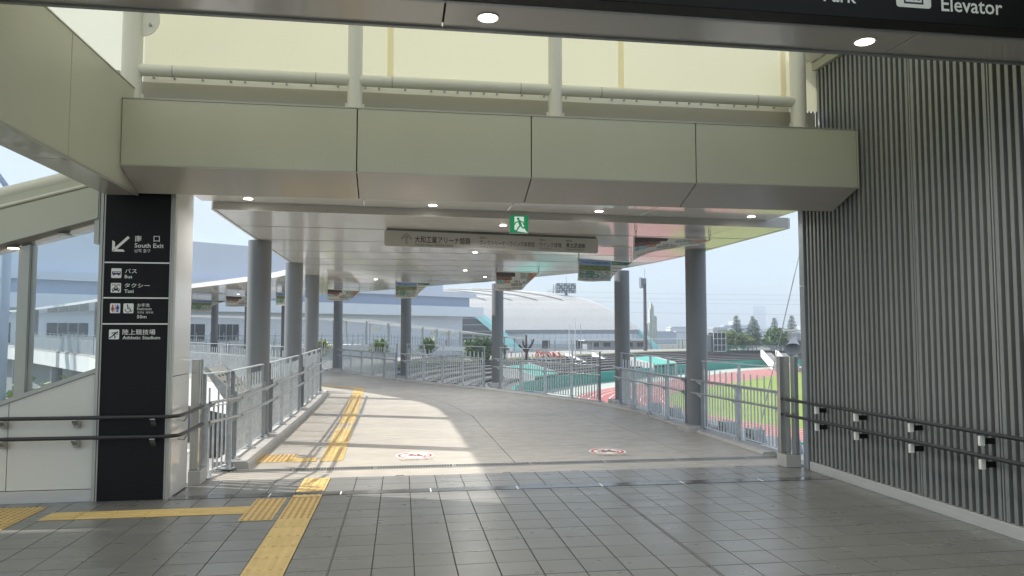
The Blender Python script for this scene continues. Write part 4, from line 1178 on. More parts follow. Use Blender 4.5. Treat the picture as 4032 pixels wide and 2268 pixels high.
# aisles and white stair walls
def radial(t):
    """point and outward direction at fraction t of the oval"""
    a, b = oval(53), oval(71); i = int(t*len(a)) % len(a); return a[i], (b[i]-a[i]).normalized()
def near_dir(x, y):
    a = oval(53); i = min(range(len(a)), key=lambda k: (a[k]-Vector((x,y))).length); b = oval(71)
    return a[i], (b[i]-a[i]).normalized()
for tx, ty, bx, by, lab in ((31.4,139.5,34.0,123.4,'white sloping stair wall on the stadium terraces, nearer of two'),(37.6,143.2,40.1,134.1,'white sloping stair wall on the stadium terraces, farther of two'),
                            (81.1,158.5,74.1,139.6,'white stair wall at the right end of the far terraces'),(83.2,155.7,76.8,138.7,'white stair wall nearest the slatted wall, on the far terraces')):
    t_, b_ = Vector((tx,ty)), Vector((bx,by)); d = (b_-t_).normalized(); s = Vector((-d.y,d.x))
    r_ = root('stair_wall_white', (bx,by,-5.5), lab, 'stair wall', 'white stair walls of the stadium')
    obj('parapet', MB().obox(t_, b_, .5, (-3.6,-6), (-2.1,-4.5)), M['white_conc'], r_)
    for k in range(8):
        q0, q1 = t_+(b_-t_)*(k/8)+s*1.1, t_+(b_-t_)*((k+1)/8)+s*1.1; z = -2.75-k*.26
        obj('step', MB().obox(q0, q1, 1.6, z-1.2, z), M['kerb'], r_)
def dugout(x, y, w, dep, lab):
    p, d = near_dir(x, y); s = Vector((-d.y,d.x)); p = p-d*.3
    r_ = root('dugout', (p.x,p.y,-6), lab, 'dugout', 'teal roofed dugouts at the stadium edge')
    A_, B_, C_, D_ = p-s*w/2, p+s*w/2, p+s*w/2+d*dep, p-s*w/2+d*dep
    rf_ = MB(); rf_.add([(A_.x,A_.y,-3.9),(B_.x,B_.y,-3.9),(C_.x,C_.y,-2.7),(D_.x,D_.y,-2.7),(A_.x,A_.y,-4.1),(B_.x,B_.y,-4.1),(C_.x,C_.y,-2.9),(D_.x,D_.y,-2.9)], [(0,1,2,3),(7,6,5,4),(0,4,5,1),(1,5,6,2),(2,6,7,3),(3,7,4,0)])
    obj('roof', rf_, M['teal_roof'], r_)
    for a_, b_ in ((A_,D_),(B_,C_)): obj('side_wall', MB().obox(a_, b_, .3, -6, (-3.75,-2.55)), M['white_conc'], r_)
    obj('back_wall', MB().obox(D_, C_, .3, -6, -2.95), M['kerb'], r_)
    obj('front_bench', MB().obox(A_+d*1.2, B_+d*1.2, .5, -6, -5.5), M['bench'], r_)
    for k in range(5):
        q = A_+(B_-A_)*(k/4)+d*.2; obj('roof_post', MB().tube([(q.x,q.y,-6),(q.x,q.y,-3.98)], .07, 6), M['far_grey'], r_)
dugout(18,97,9,4.5,'teal roofed dugout at the near stadium terraces'); dugout(45,133,10,5,'teal roofed dugout at the far stadium terraces')

# ------------------------------------------------------------------ covered walkway in the distance
WP = [(-24,84,3.4),(-9.4,94.5,3.31),(-5.9,99.8,3.30),(2.2,125,2.68),(10.4,149.6,1.98),(20.7,173.8,.95),(32.7,192.2,.1),(41.1,200.8,-.25),(62.7,210.9,-.2),(92.5,212,-.1),(112,214,-.1)]
CW = root('covered_walkway', (20,170,-3), 'long covered walkway with thin white roof crossing behind the stadium', 'walkway')
for (a, b) in zip(WP, WP[1:]):
    n_ = max(1, round(math.hypot(b[0]-a[0], b[1]-a[1])/9))
    for k in range(n_):
        p = [a[i]+(b[i]-a[i])*k/n_ for i in range(3)]; q = [a[i]+(b[i]-a[i])*(k+1)/n_ for i in range(3)]
        obj('roof_segment', MB().obox(p, q, 3.6, (p[2]+.05,q[2]+.05), (p[2]+.25,q[2]+.25)), M['white_gloss'], CW)
        obj('floor_segment', MB().obox(p, q, 4.2, (p[2]-3.9,q[2]-3.9), (p[2]-3.05,q[2]-3.05)), M['white_conc'], CW)
        mb = MB()
        d = Vector((q[0]-p[0],q[1]-p[1])).normalized(); nn = Vector((-d.y,d.x))
        c0 = Vector((p[0],p[1])); mb.tube([(*(c0+nn*1.4),p[2]-3.05),(*(c0+nn*1.4),p[2])], .14, 8); obj('roof_post', mb, M['galv_dark'], CW)
        mb = MB(); mb.tube([(*(c0-nn*1.4),p[2]-3.05),(*(c0-nn*1.4),p[2])], .14, 8); obj('roof_post', mb, M['galv_dark'], CW)
        mb = MB(); e0, e1 = Vector(p[:2])-nn*1.9, Vector(q[:2])-nn*1.9
        mb.tube([(*e0,p[2]-1.95),(*e1,q[2]-1.95)], .03, 4); mb.tube([(*e0,p[2]-2.45),(*e1,q[2]-2.45)], .02, 4)
        for j in range(6):
            t = j/6; e = e0+(e1-e0)*t; zf = p[2]+(q[2]-p[2])*t; mb.tube([(*e,zf-3.05),(*e,zf-1.6)], .035, 4)
        obj('guard_rail', mb, M['galv_dark'], CW, kind='stuff')
bn_me = {}
for k, (x, y, z) in enumerate(((-3.5,108,2.5),(1,120,2.35),(6,136,1.9),(8.3,143,1.7),(10,148,1.5))):
    o = root('walkway_banner', (x,y,z-.5), ['small grey banner under the distant walkway roof, leftmost','small grey banner under the distant walkway roof, second from left','small grey banner under the distant walkway roof, middle','small grey banner under the distant walkway roof, fourth from left','small grey banner under the distant walkway roof, rightmost'][k], 'banner', 'banners under the distant walkway')
    mb = MB().grid(lambda u, v: (x-.7+1.4*u, y+.15*math.sin(u*3)*(1-v), z-.5*(1-v)), 8, 3); c_ = obj('cloth', mb, M['ban_roof'], o)
    obj('hanger', MB().tube([(x-.6,y,z),(x-.6,y,z+.4)], .02, 4).tube([(x+.6,y,z),(x+.6,y,z+.4)], .02, 4), M['galv_dark'], o)

# ------------------------------------------------------------------ long building behind the walkway
E_ = Vector((.812,.583)).normalized(); NF = Vector((E_.y,-E_.x)); P0 = Vector((17.7,184))
GB = root('sports_hall', (-20,157,-6), 'long pale lavender sports hall with stacked horizontal bands', 'building')
def slabf(name, t0, t1, z0, z1, out, depth, m):
    """block along the facade: t metres left of the right end; out = how far it stands proud"""
    a, b = P0-E_*t0+NF*out, P0-E_*t1+NF*out; c = NF*(-depth)
    q = [a, b, b+c, a+c]
    mb = MB(); mb.add([(p.x,p.y,z) for z in (z0,z1) for p in q], [(0,1,2,3),(7,6,5,4),(0,4,5,1),(1,5,6,2),(2,6,7,3),(3,7,4,0)])
    return obj(name, mb, m, GB)
slabf('ground_storey', 3.5, 150, -6, 5.75, 0, 40, M['wallwhite'])
slabf('white_band', -1.5, 150, 5.75, 8.1, 2.2, 42, M['lav2'])
slabf('recessed_band', 1.5, 150, 8.1, 10.4, .3, 38, M['slate'])
slabf('roof_lip', 0, 150, 10.4, 11.75, 1.2, 40, M['lav'])
slabf('upper_hall', 8.5, 150, 11.75, 18.9, -1.5, 36, M['lav'])
for k, (t0, t1) in enumerate(((60,65),(66.5,74),(78,82),(86,92),(97,104),(110,118),(124,132))):
    o = slabf('window', t0, t1, .2, 3.4, .15, .3, M['far_glass'])
    for j in range(1, 4):
        t = t0+(t1-t0)*j/4; p = P0-E_*t+NF*.2; obj('mullion', MB().box((p.x-.08,p.y-.08,.2),(p.x+.08,p.y+.08,3.4)), M['galv_dark'], o)
# ------------------------------------------------------------------ vaulted arena
LF, RFt, OFF, HT = Vector((39,232)), Vector((81,225)), Vector((-48,33)), 21.0
PROF = [(0,0),(.08,.22),(.15,.385),(.25,.585),(.33,.70),(.41,.785),(.52,.86),(.62,.905),(.72,.94),(.82,.968),(.92,.99),(1,1)]
def vault(s, t):
    """s along the foot line, t 0 at the foot to 1 at the ridge and 2 at the far foot"""
    k = t if t <= 1 else 2-t
    for (a, ha), (b, hb_) in zip(PROF, PROF[1:]):
        if k <= b: h = ha+(hb_-ha)*(k-a)/(b-a); break
    p = LF+(RFt-LF)*s+OFF*t; return (p.x, p.y, -4.0+HT*h)
VA = root('vaulted_arena', (50,240,-6), 'grey vaulted arena roof with aqua arch edges behind the stadium', 'building')
t0 = .125
obj('roof', MB().grid(lambda u, v: vault(-.02+1.04*u, t0+(1.0-t0)*v), 4, 24), M['vault'], VA)
obj('roof_rear', MB().grid(lambda u, v: vault(-.02+1.04*u, 1.0+.98*v), 4, 20), M['vault'], VA)
for s in (.0, .2, .4, .6, .8):
    mb = MB().tube([tuple(Vector(vault(s, .42+.58*k/14))+Vector((0,0,.35))) for k in range(15)], .28, 5); obj('roof_rib', mb, M['vault_rib'], VA)
for k in range(44):
    s = (k+.5)/44; mb = MB().tube([tuple(Vector(vault(s, t0+(1-t0)*j/12))+Vector((0,0,.06))) for j in range(13)], .09, 4, cap=False); obj('standing_seam', mb, M['vault'], VA)
for s, ws in ((-.06,.045), (1.012,.012)):
    mb = MB(); prev = None
    for j in range(21):
        t = .0+1.0*j/20; p = Vector(vault(s, t)); p2 = Vector(vault(s+ws, t)); dn = Vector((0,0,-1.2-1.0*(1-t)))
        mb.v += [tuple(p+Vector((0,0,-.05))), tuple(p2+Vector((0,0,-.05))), tuple(p2+dn), tuple(p+dn)]
        if j:
            b0, b1 = 4*(j-1), 4*j
            for i in range(4): mb.f.append((b0+i, b0+(i+1)%4, b1+(i+1)%4, b1+i)); mb.s.append(False); mb.m.append(0)
    obj('arch_edge', mb, M['aqua'], VA)
def gable_t(z):
    for q in range(200):
        if vault(-.03, q/200)[2]-1.3 >= z: return q/200
    return 1.0
for k in range(10):
    z0, z1 = -6+k*2.1, -6+k*2.1+2.04
    ta, tb = gable_t(z0), gable_t(z1); A_, B_, C_ = (Vector(vault(-.03, t)[:2]) for t in (ta, tb, 1.0))
    obj('gable_cladding', MB().add([(A_.x,A_.y,z0),(B_.x,B_.y,z1),(C_.x,C_.y,z1),(C_.x,C_.y,z0)], [(0,1,2,3)]), M['darkclad'], VA)
e0, e1 = Vector(vault(.0, t0)), Vector(vault(1.0, t0)); inn = Vector((OFF.x,OFF.y,0)).normalized()*.8
obj('eave_fascia', MB().obox(e0, e1, .8, e0.z-1.2, e0.z-.05), M['far_grey'], VA)
q0, q1 = e0+inn*1.2, e1+inn*1.2
obj('front_wall', MB().obox(q0, q1, 1.0, -6, e0.z-1.0), M['far_white'], VA)
for k in range(18):
    a, b = q0+(q1-q0)*(.18+.8*k/18), q0+(q1-q0)*(.18+.8*(k+.93)/18); nrm = Vector((q1.y-q0.y, -(q1.x-q0.x), 0)).normalized()*.55
    obj('wall_panel', MB().obox(a+nrm, b+nrm, .12, e0.z-4.6, e0.z-1.3), M['lav2'], VA)
for k, (u0, u1) in enumerate(((.30,.36),(.55,.66),(.80,.86))):
    a, b = q0+(q1-q0)*u0+nrm, q0+(q1-q0)*u1+nrm; obj('entrance_glazing', MB().obox(a, b, .14, -3.2, -.6), M['far_glass'], VA)

# ------------------------------------------------------------------ masts, poles, tower
FT = root('floodlight_tower', (55,243.9,-6), 'floodlight tower with wide bank of lamps above the arena roof', 'floodlight')
obj('mast', MB().tube([(55,243.9,-6),(55,243.9,16)], [.6,.45], 8), M['mast'], FT)
obj('lamp_frame', MB().box((51.6,244,15.2),(58.4,244.3,18.6)), M['lamp_grey'], FT)
for r_ in range(4):
    for c_ in range(8):
        x, z = 52.1+c_*.83, 15.6+r_*.87; obj('lamp', MB().tube([(x,243.9,z),(x,243.3,z-.1)], [.18,.34], 7), M['far_white'] if (r_+c_)%3 else M['lamp_grey'], FT)
obj('lightning_rod', MB().tube([(55,244,18.6),(55,244,21)], .05, 4), M['mast'], FT)
F2 = root('floodlight_mast', (60,180.3,-6), 'tall dark floodlight mast seen edge-on between the stadium columns', 'floodlight')
obj('mast', MB().tube([(60.9,180,-6),(60.9,180,14.2)], [.5,.38], 10), M['mast'], F2)
obj('lamp_frame', MB().box((60.6,179.9,13.2),(61.3,180.3,15.6)), M['lamp_grey'], F2)
for r_ in range(4): obj('lamp', MB().tube([(60.6,180,13.5+r_*.62),(59.6,179.7,13.45+r_*.64)], [.28,.5], 8), M['lamp_grey'], F2)
obj('lightning_rod', MB().tube([(60.9,180,15.6),(60.9,180,18)], .04, 4), M['mast'], F2)
OB = root('finned_tower', (105.4,302,-6), 'pale green finned landmark tower rising in steps beyond the arena', 'tower')
for k, (dx, h) in enumerate(((.1,6.0),(.65,6.6),(1.5,12.2),(2.0,15.0),(2.5,14.2),(3.0,13.2),(3.65,9.2),(4.2,8.8))):
    x = 102.5+dx; y = 302-dx*.25; obj('fin', MB().box((x-.16,y-.5,-6),(x+.16,y+.5,h)), M['yellow_fins'] if k % 2 else M['pale_fins'], OB)
obj('spike', MB().tube([(104.5,301.5,13),(104.5,301.5,16.8)], .09, 4), M['far_white'], OB)
PY = root('pylon', (88,395,-6), 'lattice power pylon beside the far floodlight tower', 'pylon')
mb = MB()
for sx in (-1, 1):
    for sy in (-1, 1): mb.tube([(82.5+sx*2.5,395+sy*2.5,-6),(82.5+sx*.5,395+sy*.5,28.5)], .14, 4)
for k in range(8):
    z = -6+k*4.2; w = 2.5-2*k/8; w2 = 2.5-2*(k+1)/8; mb.tube([(82.5-w,395-w,z),(82.5+w2,395-w2,z+4.2)], .08, 3); mb.tube([(82.5+w,395-w,z),(82.5-w2,395-w2,z+4.2)], .08, 3)
for z in (19.5,24.5): mb.tube([(78.5,395,z),(86.5,395,z)], .14, 4); mb.tube([(78.5,395,z),(82.5,395,z+1.6)], .08, 3); mb.tube([(86.5,395,z),(82.5,395,z+1.6)], .08, 3)
obj('lattice', mb, M['far_grey'], PY, kind='stuff')
for k, z in enumerate((24.5,19.5,21.8,14)):
    x0 = 84 if k < 3 else 90
    obj('power_line', MB().tube([(x0+(420-x0)*t/12, 395+(330-395)*t/12, z-5*4*(t/12)*(1-t/12)*.5) for t in range(13)], .05, 4), M['far_grey'],
        label=['highest power line running right from the pylon','third power line down running right from the pylon','second power line down running right from the pylon','lowest thin power line crossing the sky on the right'][k], cat='power line', group='power lines')
for k, (x, y, z) in enumerate(((29.07,126.7,3.3),(30.1,126.5,4.2),(31.0,126.2,3.2))):
    f_ = root('flagpole', (x,y,-2.7), ['left white flagpole of three behind the stadium terraces','tallest middle white flagpole of three','right white flagpole of three behind the stadium terraces'][k], 'flagpole', 'flagpoles behind the terraces')
    obj('pole', MB().tube([(x,y,-2.7),(x,y,z)], [.10,.06], 8), M['far_white'], f_)
    obj('finial', MB().tube([(x,y,z),(x,y,z+.08),(x,y,z+.16)], [.03,.09,.02], 8), M['far_white'], f_)
EL = root('lift_tower', (75,169,-2.7), 'small glazed lift tower right of the nearest stadium column', 'lift tower')
box('shaft_glass', (73.6,167.5,-2.7), (76.6,170.5,1.85), M['far_glass'], EL)
for x in (73.55,74.55,75.55,76.6):
    box('mullion', (x-.07,167.4,-2.7), (x+.07,167.55,1.95), M['far_white'], EL)
for z in (-2.6,-1.1,.4,1.85): box('transom', (73.5,167.38,z-.07), (76.65,167.5,z+.07), M['far_white'], EL)
box('stair_roof', (68.2,168,1.2), (73.5,170,1.35), M['far_white'], EL)
box('stair_side', (69.5,168.4,-2.7), (73.4,168.6,1.2), M['far_grey'], EL)
KI = root('pavilion', (61,208,-3.2), 'low white roofed pavilion beyond the covered walkway', 'building')
box('wall', (55,216,-3.2), (74,222,-.6), M['far_grey'], KI); box('roof', (54,215,-.6), (75,223,-.1), M['far_white'], KI)
for k in range(5): box('window', (56.5+k*3.5,215.8,-2.4), (58.6+k*3.5,215.95,-1.1), M['far_glass'], KI)
# wire fence on the far bank
FE = root('wire_fence', (80,172,-2.7), 'pale green wire mesh fence in front of the far trees', 'fence')
fa, fb_ = Vector((77.5,174)), Vector((100,170))
for k in range(14):
    p = fa+(fb_-fa)*(k/13); obj('post', MB().tube([(p.x,p.y,-2.7),(p.x,p.y,-1.35)], .05, 5), M['far_white'], FE)
    if k < 13:
        q = fa+(fb_-fa)*((k+1)/13); mb = MB()
        for j in range(9): mb.obox(p, q, .02, -2.62+j*.155, -2.58+j*.155)
        for j in range(8):
            e = p+(q-p)*((j+.5)/8); mb.tube([(e.x,e.y,-2.66),(e.x,e.y,-1.36)], .012, 3)
        obj('mesh_panel', mb, M['teal_roof'] if k < 4 else M['far_white'], FE, kind='stuff')
# orange script sculpture and stump
OS = root('script_sculpture', (24.5,125,-2.6), 'orange red script lettering sculpture on the bank', 'sculpture')
for k in range(5):
    x = 22.8+k*.95; mb = MB().tube([(x+.45*math.sin(t*.9)*.8+t*.06, 125-.1*k, -2.5+.55+.5*math.cos(t*.9+.5*k)) for t in range(10)], .12, 6); obj('stroke', mb, M['orange'], OS)
box('base', (22,124.7,-2.7), (28,125.3,-2.5), M['white_conc'], OS)
# arch of the stadium roof seen at the far left
AR = root('roof_arch', (-27,54,-6), 'pale steel roof arch with railing showing at the upper left edge', 'arch')
for rr in (4.0, 4.7): obj('arch_rib', MB().tube([(-30.6+rr*math.cos(R(t)), 54, 9.3+rr*math.sin(R(t))) for t in range(0,181,10)], .18, 8), M['far_blue'], AR)
obj('arch_base', MB().box((-36,53.7,8.8),(-24.6,54.3,9.4)), M['far_blue'], AR)
obj('arch_leg', MB().tube([(-26,54,-6),(-26,54,8.9)], .3, 8).v and MB().tube([(-26.3,54,-6),(-26.3,54,8.9)], .3, 8), M['far_blue'], AR)
rl = MB()
for z in (10,10.5,11): rl.tube([(-35,53.6,z),(-27.2,53.6,z)], .04, 4)
for k in range(8): rl.tube([(-35+k*1.1,53.6,9.3),(-35+k*1.1,53.6,11)], .04, 4)
obj('railing', rl, M['far_white'], AR, kind='stuff')

# ------------------------------------------------------------------ distant city
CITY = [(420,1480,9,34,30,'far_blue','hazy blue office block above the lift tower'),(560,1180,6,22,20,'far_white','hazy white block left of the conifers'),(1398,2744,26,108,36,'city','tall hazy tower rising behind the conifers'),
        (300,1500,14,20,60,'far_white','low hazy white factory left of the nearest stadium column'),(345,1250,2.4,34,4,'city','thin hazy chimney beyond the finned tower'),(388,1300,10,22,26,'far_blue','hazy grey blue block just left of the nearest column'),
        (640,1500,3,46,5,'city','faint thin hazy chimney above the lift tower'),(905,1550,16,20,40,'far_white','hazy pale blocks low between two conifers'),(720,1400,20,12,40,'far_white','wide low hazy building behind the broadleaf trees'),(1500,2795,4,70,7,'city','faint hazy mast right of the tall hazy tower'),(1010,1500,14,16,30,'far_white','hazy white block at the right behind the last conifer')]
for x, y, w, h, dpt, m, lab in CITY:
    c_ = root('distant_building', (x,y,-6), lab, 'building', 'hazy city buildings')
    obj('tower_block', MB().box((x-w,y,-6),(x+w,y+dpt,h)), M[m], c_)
    if w > 5:
        for j in range(4):
            z = -2+(h+1)*(j+.5)/4.6; obj('window_band', MB().box((x-w+1,y-.3,z),(x+w-1,y+.3,z+max(.8,h*.05))), M['far_grey'], c_)

rngc = random.Random(5)
for k in range(14):
    d_ = rngc.uniform(520,1100); a_ = R(rngc.uniform(17.5,28.5)); x, y = d_*math.sin(a_), d_*math.cos(a_); w = rngc.uniform(6,16); h = rngc.uniform(1,9)*d_/800
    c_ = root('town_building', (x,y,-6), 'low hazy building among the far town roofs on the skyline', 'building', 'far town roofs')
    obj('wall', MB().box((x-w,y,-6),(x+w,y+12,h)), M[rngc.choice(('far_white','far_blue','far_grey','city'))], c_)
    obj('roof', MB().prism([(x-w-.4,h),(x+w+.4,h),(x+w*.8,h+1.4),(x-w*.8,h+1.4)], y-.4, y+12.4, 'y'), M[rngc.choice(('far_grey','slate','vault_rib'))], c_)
# ------------------------------------------------------------------ vegetation
def crown(mb, c, rad, n, size, rng, clumps=14, flat_=1.0):
    cl_ = []
    for _ in range(clumps):
        while True:
            p = Vector((rng.uniform(-1,1), rng.uniform(-1,1), rng.uniform(-1,1)))
            if .35 < p.length < 1: break
        cl_.append((p, rng.uniform(.25,.5)))
    for _ in range(n):
        p, r_ = rng.choice(cl_)
        d = Vector((rng.gauss(0,1), rng.gauss(0,1), rng.gauss(0,1))).normalized()*r_*rng.uniform(.55,1.05)
        q = p*.72+d
        w = Vector((c[0]+q.x*rad[0], c[1]+q.y*rad[1], c[2]+q.z*rad[2]*flat_))
        a = Vector((rng.gauss(0,1), rng.gauss(0,1), rng.gauss(0,.6))).normalized(); b = a.cross(Vector((rng.gauss(0,1),rng.gauss(0,1),rng.gauss(0,1)))).normalized()
        s = size*rng.uniform(.6,1.3)
        mb.add([w-a*s, w+b*s*.55, w+a*s, w-b*s*.55], [(0,1,2,3)])
def broadleaf(x, y, z, h, rx, lab, m='leaf', n=4200, seed=1, cat='tree', size=.30, group='trees beyond the stadium'):
    rng = random.Random(seed); t = root('broadleaf_tree', (x,y,z), lab, cat, group)
    tr = MB().tube([(x,y,z),(x+.1,y,z+h*.3),(x,y,z+h*.6)], [.06*rx+.08,.05*rx+.05,.05], 7)
    for k in range(6):
        a = k*1.05+rng.random(); tr.tube([(x,y,z+h*(.28+.05*k)),(x+math.cos(a)*rx*.45,y+math.sin(a)*rx*.45,z+h*(.5+.05*k))], [.05*rx+.02,.02], 5)
    obj('trunk', tr, M['bark'], t)
    cr_ = MB(); crown(cr_, (x,y,z+h*.54), (rx*1.1,rx*1.1,h*.5), n, size, rng, 34); obj('crown', cr_, M[m], t); return t
def conifer(x, y, z, h, w, lab, seed=1):
    rng = random.Random(seed); t = root('conifer_tree', (x,y,z), lab, 'tree', 'conifers beyond the stadium')
    obj('trunk', MB().tube([(x,y,z),(x,y,z+h)], [.22,.03], 6), M['bark'], t)
    mb = MB(); lv = int(h*2.6)
    for k in range(lv):
        f_ = k/lv; zz_ = z+h*(.12+.88*f_); rr = w*(1-f_)**.85*rng.uniform(.75,1.1)+.12
        for j in range(8):
            a = rng.uniform(0,2*math.pi); rl_ = rr*rng.uniform(.6,1.05); d = Vector((math.cos(a),math.sin(a),-.12))
            for i in range(int(7+rl_*9)):
                s_ = rng.uniform(.08,1); q = Vector((x,y,zz_))+d*rl_*s_+Vector((0,0,rl_*.22*s_*s_)); sd = Vector((-d.y,d.x,0))
                e = sd*rng.choice((-1,1))*rng.uniform(.18,.42)+d*.22; g_ = Vector((0,0,.085))
                mb.add([q-g_, q+e*.5-g_*2, q+e, q+e*.5+g_], [(0,1,2,3)])
    obj('crown', mb, M['leaf_con'], t)
conifer(85.6,180.6,-2.7,9.2,3.0,'leftmost tall conifer right of the lift tower',11)
conifer(89.2,178.8,-2.7,9.0,2.6,'second tall conifer, left of the big round tree',12)
conifer(95.2,189,-2.7,8.2,2.3,'small conifer half hidden behind the round tree',13)
conifer(97.6,183.5,-2.7,8.7,2.2,'slender conifer above the round tree, crossed by the stay wire',14)
conifer(99.5,178,-2.7,9.2,2.7,'rightmost tall conifer next to the slatted wall',15)
broadleaf(81.5,176.5,-2.7,5.3,3.0,'broadleaf tree just right of the lift tower','leaf_lt',4200,21)
broadleaf(93.0,174.5,-2.7,5.9,4.0,'big round dark broadleaf tree below the conifers','leaf',6200,22)
broadleaf(86.8,176.8,-2.7,3.7,2.4,'low light green tree between two broadleaf trees','leaf_lt',3000,23)
broadleaf(99.8,173.5,-2.7,3.6,2.0,'small light green tree at the right beside the slatted wall','leaf_lt',2400,24)
broadleaf(84.2,183,-2.7,4.6,2.6,'bushy tree behind the leftmost tall conifer','leaf',3000,25)
broadleaf(90.2,184,-2.7,4.4,2.6,'bushy tree behind the second tall conifer','leaf_lt',3000,26)
broadleaf(96.6,178.5,-2.7,4.8,2.6,'bushy tree right of the big round tree','leaf',3000,27)
broadleaf(79.0,181,-2.7,4.0,2.2,'low bushy tree showing beside the lift tower','leaf_lt',2400,28)
# planting beside the far walkway
def shrub(x, y, z, h, w, lab, kind='spiky', seed=1, m='leaf_lt'):
    rng = random.Random(seed); t = root('shrub', (x,y,z), lab, 'shrub', 'shrubs along the walkway')
    z -= .45; st_ = MB().tube([(x,y,z),(x,y,z+h*.3)], .12, 6); obj('stem', st_, M['bark'], t)
    mb = MB()
    if kind == 'spiky':
        for k in range(190):
            a = rng.uniform(0,6.28); el = rng.uniform(.15,1.35); L_ = w*rng.uniform(.6,1.1); b0 = Vector((x+rng.gauss(0,.25),y+rng.gauss(0,.25),z+.1+rng.uniform(0,.8)))
            d = Vector((math.cos(a)*math.cos(el), math.sin(a)*math.cos(el), math.sin(el))); sd = Vector((-d.y,d.x,0)).normalized()*.17
            p1, p2 = b0+d*L_*.55, b0+d*L_+Vector((0,0,-.22*L_))
            mb.add([b0-sd*.5, b0+sd*.5, p1+sd, p1-sd], [(0,1,2,3)]); mb.add([p1-sd, p1+sd, p2], [(0,1,2)])
    else: crown(mb, (x,y,z+h*.5), (w,w,h*.56), 3600, .22, rng, 26)
    obj('foliage', mb, M[m], t)
shrub(-2.6,93,-.7,2.4,2.2,'spiky yellow green shrub left of the fourth column','spiky',31,'leaf_lt')
shrub(4.0,113,-1.0,2.6,2.7,'spiky green shrub right of the fourth column','spiky',32,'leaf_lt')
shrub(12.3,117,-2.5,4.2,2.6,'large round green bush left of the third column','round',33,'leaf')
shrub(15.6,121,-2.5,3.4,1.6,'smaller bush just right of the third column','round',34,'leaf_lt')
shrub(-8.8,85,-.6,2.2,2.0,'yellowish spiky shrub between third left column and fifth column','spiky',35,'leaf_yel')
shrub(-13.2,60,-.9,2.0,1.0,'spiky shrub glimpsed between the left columns','spiky',36,'leaf_lt')
STP = root('pollarded_tree', (20.5,121,-2.6), 'bare pollarded tree stump with cut limbs on the bank', 'tree')
mb = MB().tube([(20.5,121,-2.6),(20.5,121,-1.2)], [.3,.26], 8)
obj('trunk', mb, M['bark'], STP)
for a, h in ((2.6,1.0),(.6,1.9),(1.6,2.6),(2.0,1.6)): obj('cut_limb', MB().tube([(20.5,121,-1.4),(20.5+math.cos(a)*1.1,121,-1.2+h*.6),(20.5+math.cos(a)*1.5,121,-1.2+h)], [.2,.17,.16], 7), M['bark'], STP)
broadleaf(-9.2,20.3,-6,6.5,1.25,'leafy bush below the walkway seen through the sloping glass','leaf_lt',3600,41,size=.12,group='shrubs along the walkway')
broadleaf(-10.1,19.9,-6,6.0,.8,'small bush at the lower left corner of the glass','leaf_lt',2600,42,size=.12,group='shrubs along the walkway')
# undercroft below the bend
UC = root('undercroft', (-18,50,-6), 'shaded lower storey under the bending walkway, seen through the glass', 'building')
for (l, r), (l2, r2) in zip(ST[7:], ST[8:]):
    a, b = L3(l,r,.55), L3(l2,r2,.55); obj('back_wall', MB().obox(a, b, .3, -6, (zd(a[1])-.96, zd(b[1])-.96)), M['far_grey'], UC)
for l, r in ST[8:-1]:
    p = L3(l,r,.15); obj('pier', MB().tube([(p[0],p[1],-6),(p[0],p[1],zd(p[1])-.95)], .35, 12), M['col'], UC)
sr = MB().obox((-16.5,42,0),(-21,41,0), .8, (-6,-2.6), (-5.6,-2.2)); obj('stair_flight', sr, M['kerb'], UC)
obj('stair_rail', MB().tube([(-16.5,41.5,-4.8),(-21,40.5,-1.3)], .06, 6), M['galv_dark'], UC)

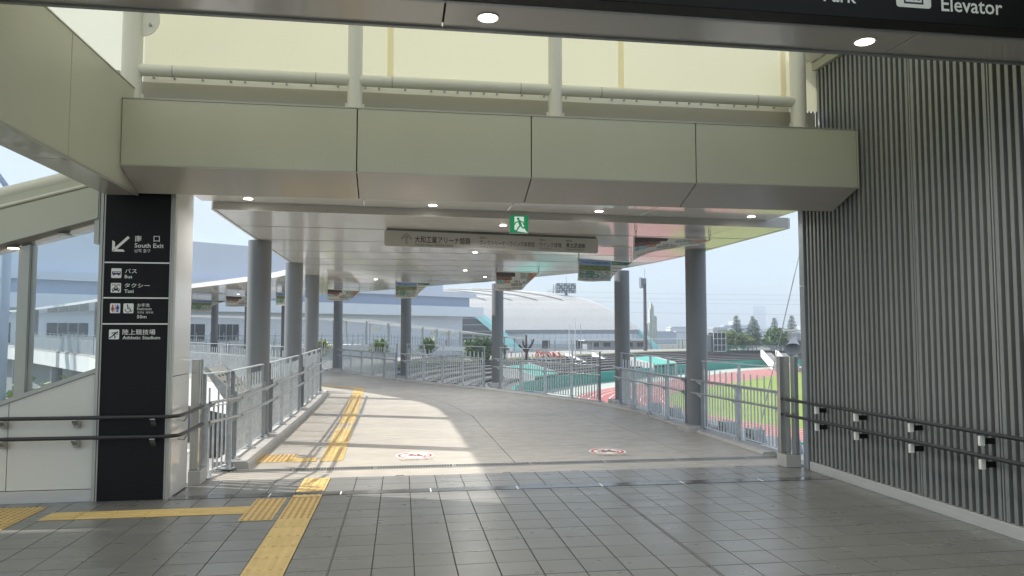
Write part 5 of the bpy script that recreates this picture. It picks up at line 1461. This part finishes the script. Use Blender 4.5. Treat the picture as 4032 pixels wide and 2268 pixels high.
# ------------------------------------------------------------------ people far away on the walkway
def person_mesh():
    me = bpy.data.meshes.new('body')
    V = [(0,0,.93),(0,0,1.15),(0,.01,1.38),(0,.0,1.47),(0,-.01,1.54),(0,-.02,1.64),(0,-.01,1.72),
         (.09,0,.88),(.10,-.02,.50),(.10,.03,.09),(.10,-.12,.04),(-.09,0,.88),(-.10,.03,.50),(-.10,.07,.09),(-.10,-.08,.04),
         (.18,0,1.38),(.24,.02,1.12),(.22,-.08,.90),(.21,-.11,.80),(-.18,0,1.38),(-.24,.02,1.12),(-.22,-.08,.90),(-.21,-.11,.80)]
    Ed = [(0,1),(1,2),(2,3),(3,4),(4,5),(5,6),(0,7),(7,8),(8,9),(9,10),(0,11),(11,12),(12,13),(13,14),(2,15),(15,16),(16,17),(17,18),(2,19),(19,20),(20,21),(21,22)]
    Rr = [.13,.12,.14,.06,.06,.095,.06,.09,.062,.045,.04,.09,.062,.045,.04,.06,.045,.035,.04,.06,.045,.035,.04]
    me.from_pydata(V, Ed, []); o = bpy.data.objects.new('body', me); COL.objects.link(o)
    o.modifiers.new('skin', 'SKIN'); sv = me.skin_vertices[0].data
    for i, r_ in enumerate(Rr): sv[i].radius = (r_, r_*(.8 if i < 3 else 1))
    sv[0].use_root = True
    s_ = o.modifiers.new('sub', 'SUBSURF'); s_.levels = s_.render_levels = 1
    dg = bpy.context.evaluated_depsgraph_get(); e = o.evaluated_get(dg); out = bpy.data.meshes.new_from_object(e)
    bpy.data.objects.remove(o); return out
pm0 = person_mesh()
def person(x, y, z, top, bot, rot, lab):
    me = pm0.copy(); me.materials.clear()
    for m in (M['skin'], M[top], M[bot], M['hair']): me.materials.append(m)
    for p in me.polygons:
        c_ = p.center
        p.material_index = 3 if c_.z > 1.64 or (c_.z > 1.56 and c_.y > .03) else 0 if c_.z > 1.46 else 1 if (c_.z > .93 and abs(c_.x) < .3 and not (abs(c_.x) > .17 and c_.z < 1.08)) else 0 if abs(c_.x) > .17 and c_.z > .7 else 2 if c_.z > .08 else 3
        p.use_smooth = True
    o = obj('person', me, [M['skin']], label=lab, cat='person', group='people on the far walkway', loc=(x,y,z)); o.rotation_euler = (0,0,rot); return o
fz = lambda y: -2.7
person(8.4,140.5,-1.15,'cloth_g','cloth_b',2.2,'person in grey shirt and dark trousers alone on the sloping walkway')
for k, (x, y, tp_, bt, lab) in enumerate(((16.6,137,'cloth_w','cloth_b','person in white shirt, left of the group by the aqua arch foot'),(17.4,137.4,'cloth_b','cloth_b','person in black, second from left in the group'),
        (19.2,137,'cloth_w','cloth_b','person in white shirt in the middle of the group'),(20.4,137.5,'cloth_w','cloth_g','person in white shirt and grey trousers, right of the group middle'),(23.4,138,'cloth_b','cloth_b','person in black clothes at the right of the group'))):
    person(x, y, -2.68, tp_, bt, k*1.1, lab)

# ------------------------------------------------------------------ air
hz = MB().box((-3300,-3300,-7.5),(3300,3300,118))
hm = bpy.data.materials.new('haze'); hm.use_nodes = True
hn, hl = hm.node_tree.nodes, hm.node_tree.links
hn.remove(hn['Principled BSDF'])
pv = hn.new('ShaderNodeVolumePrincipled')
pv.inputs['Color'].default_value = (.80,.90,1,1); pv.inputs['Density'].default_value = .0007
hl.new(pv.outputs[0], hn['Material Output'].inputs['Volume'])
obj('haze', hz, hm, kind='stuff')
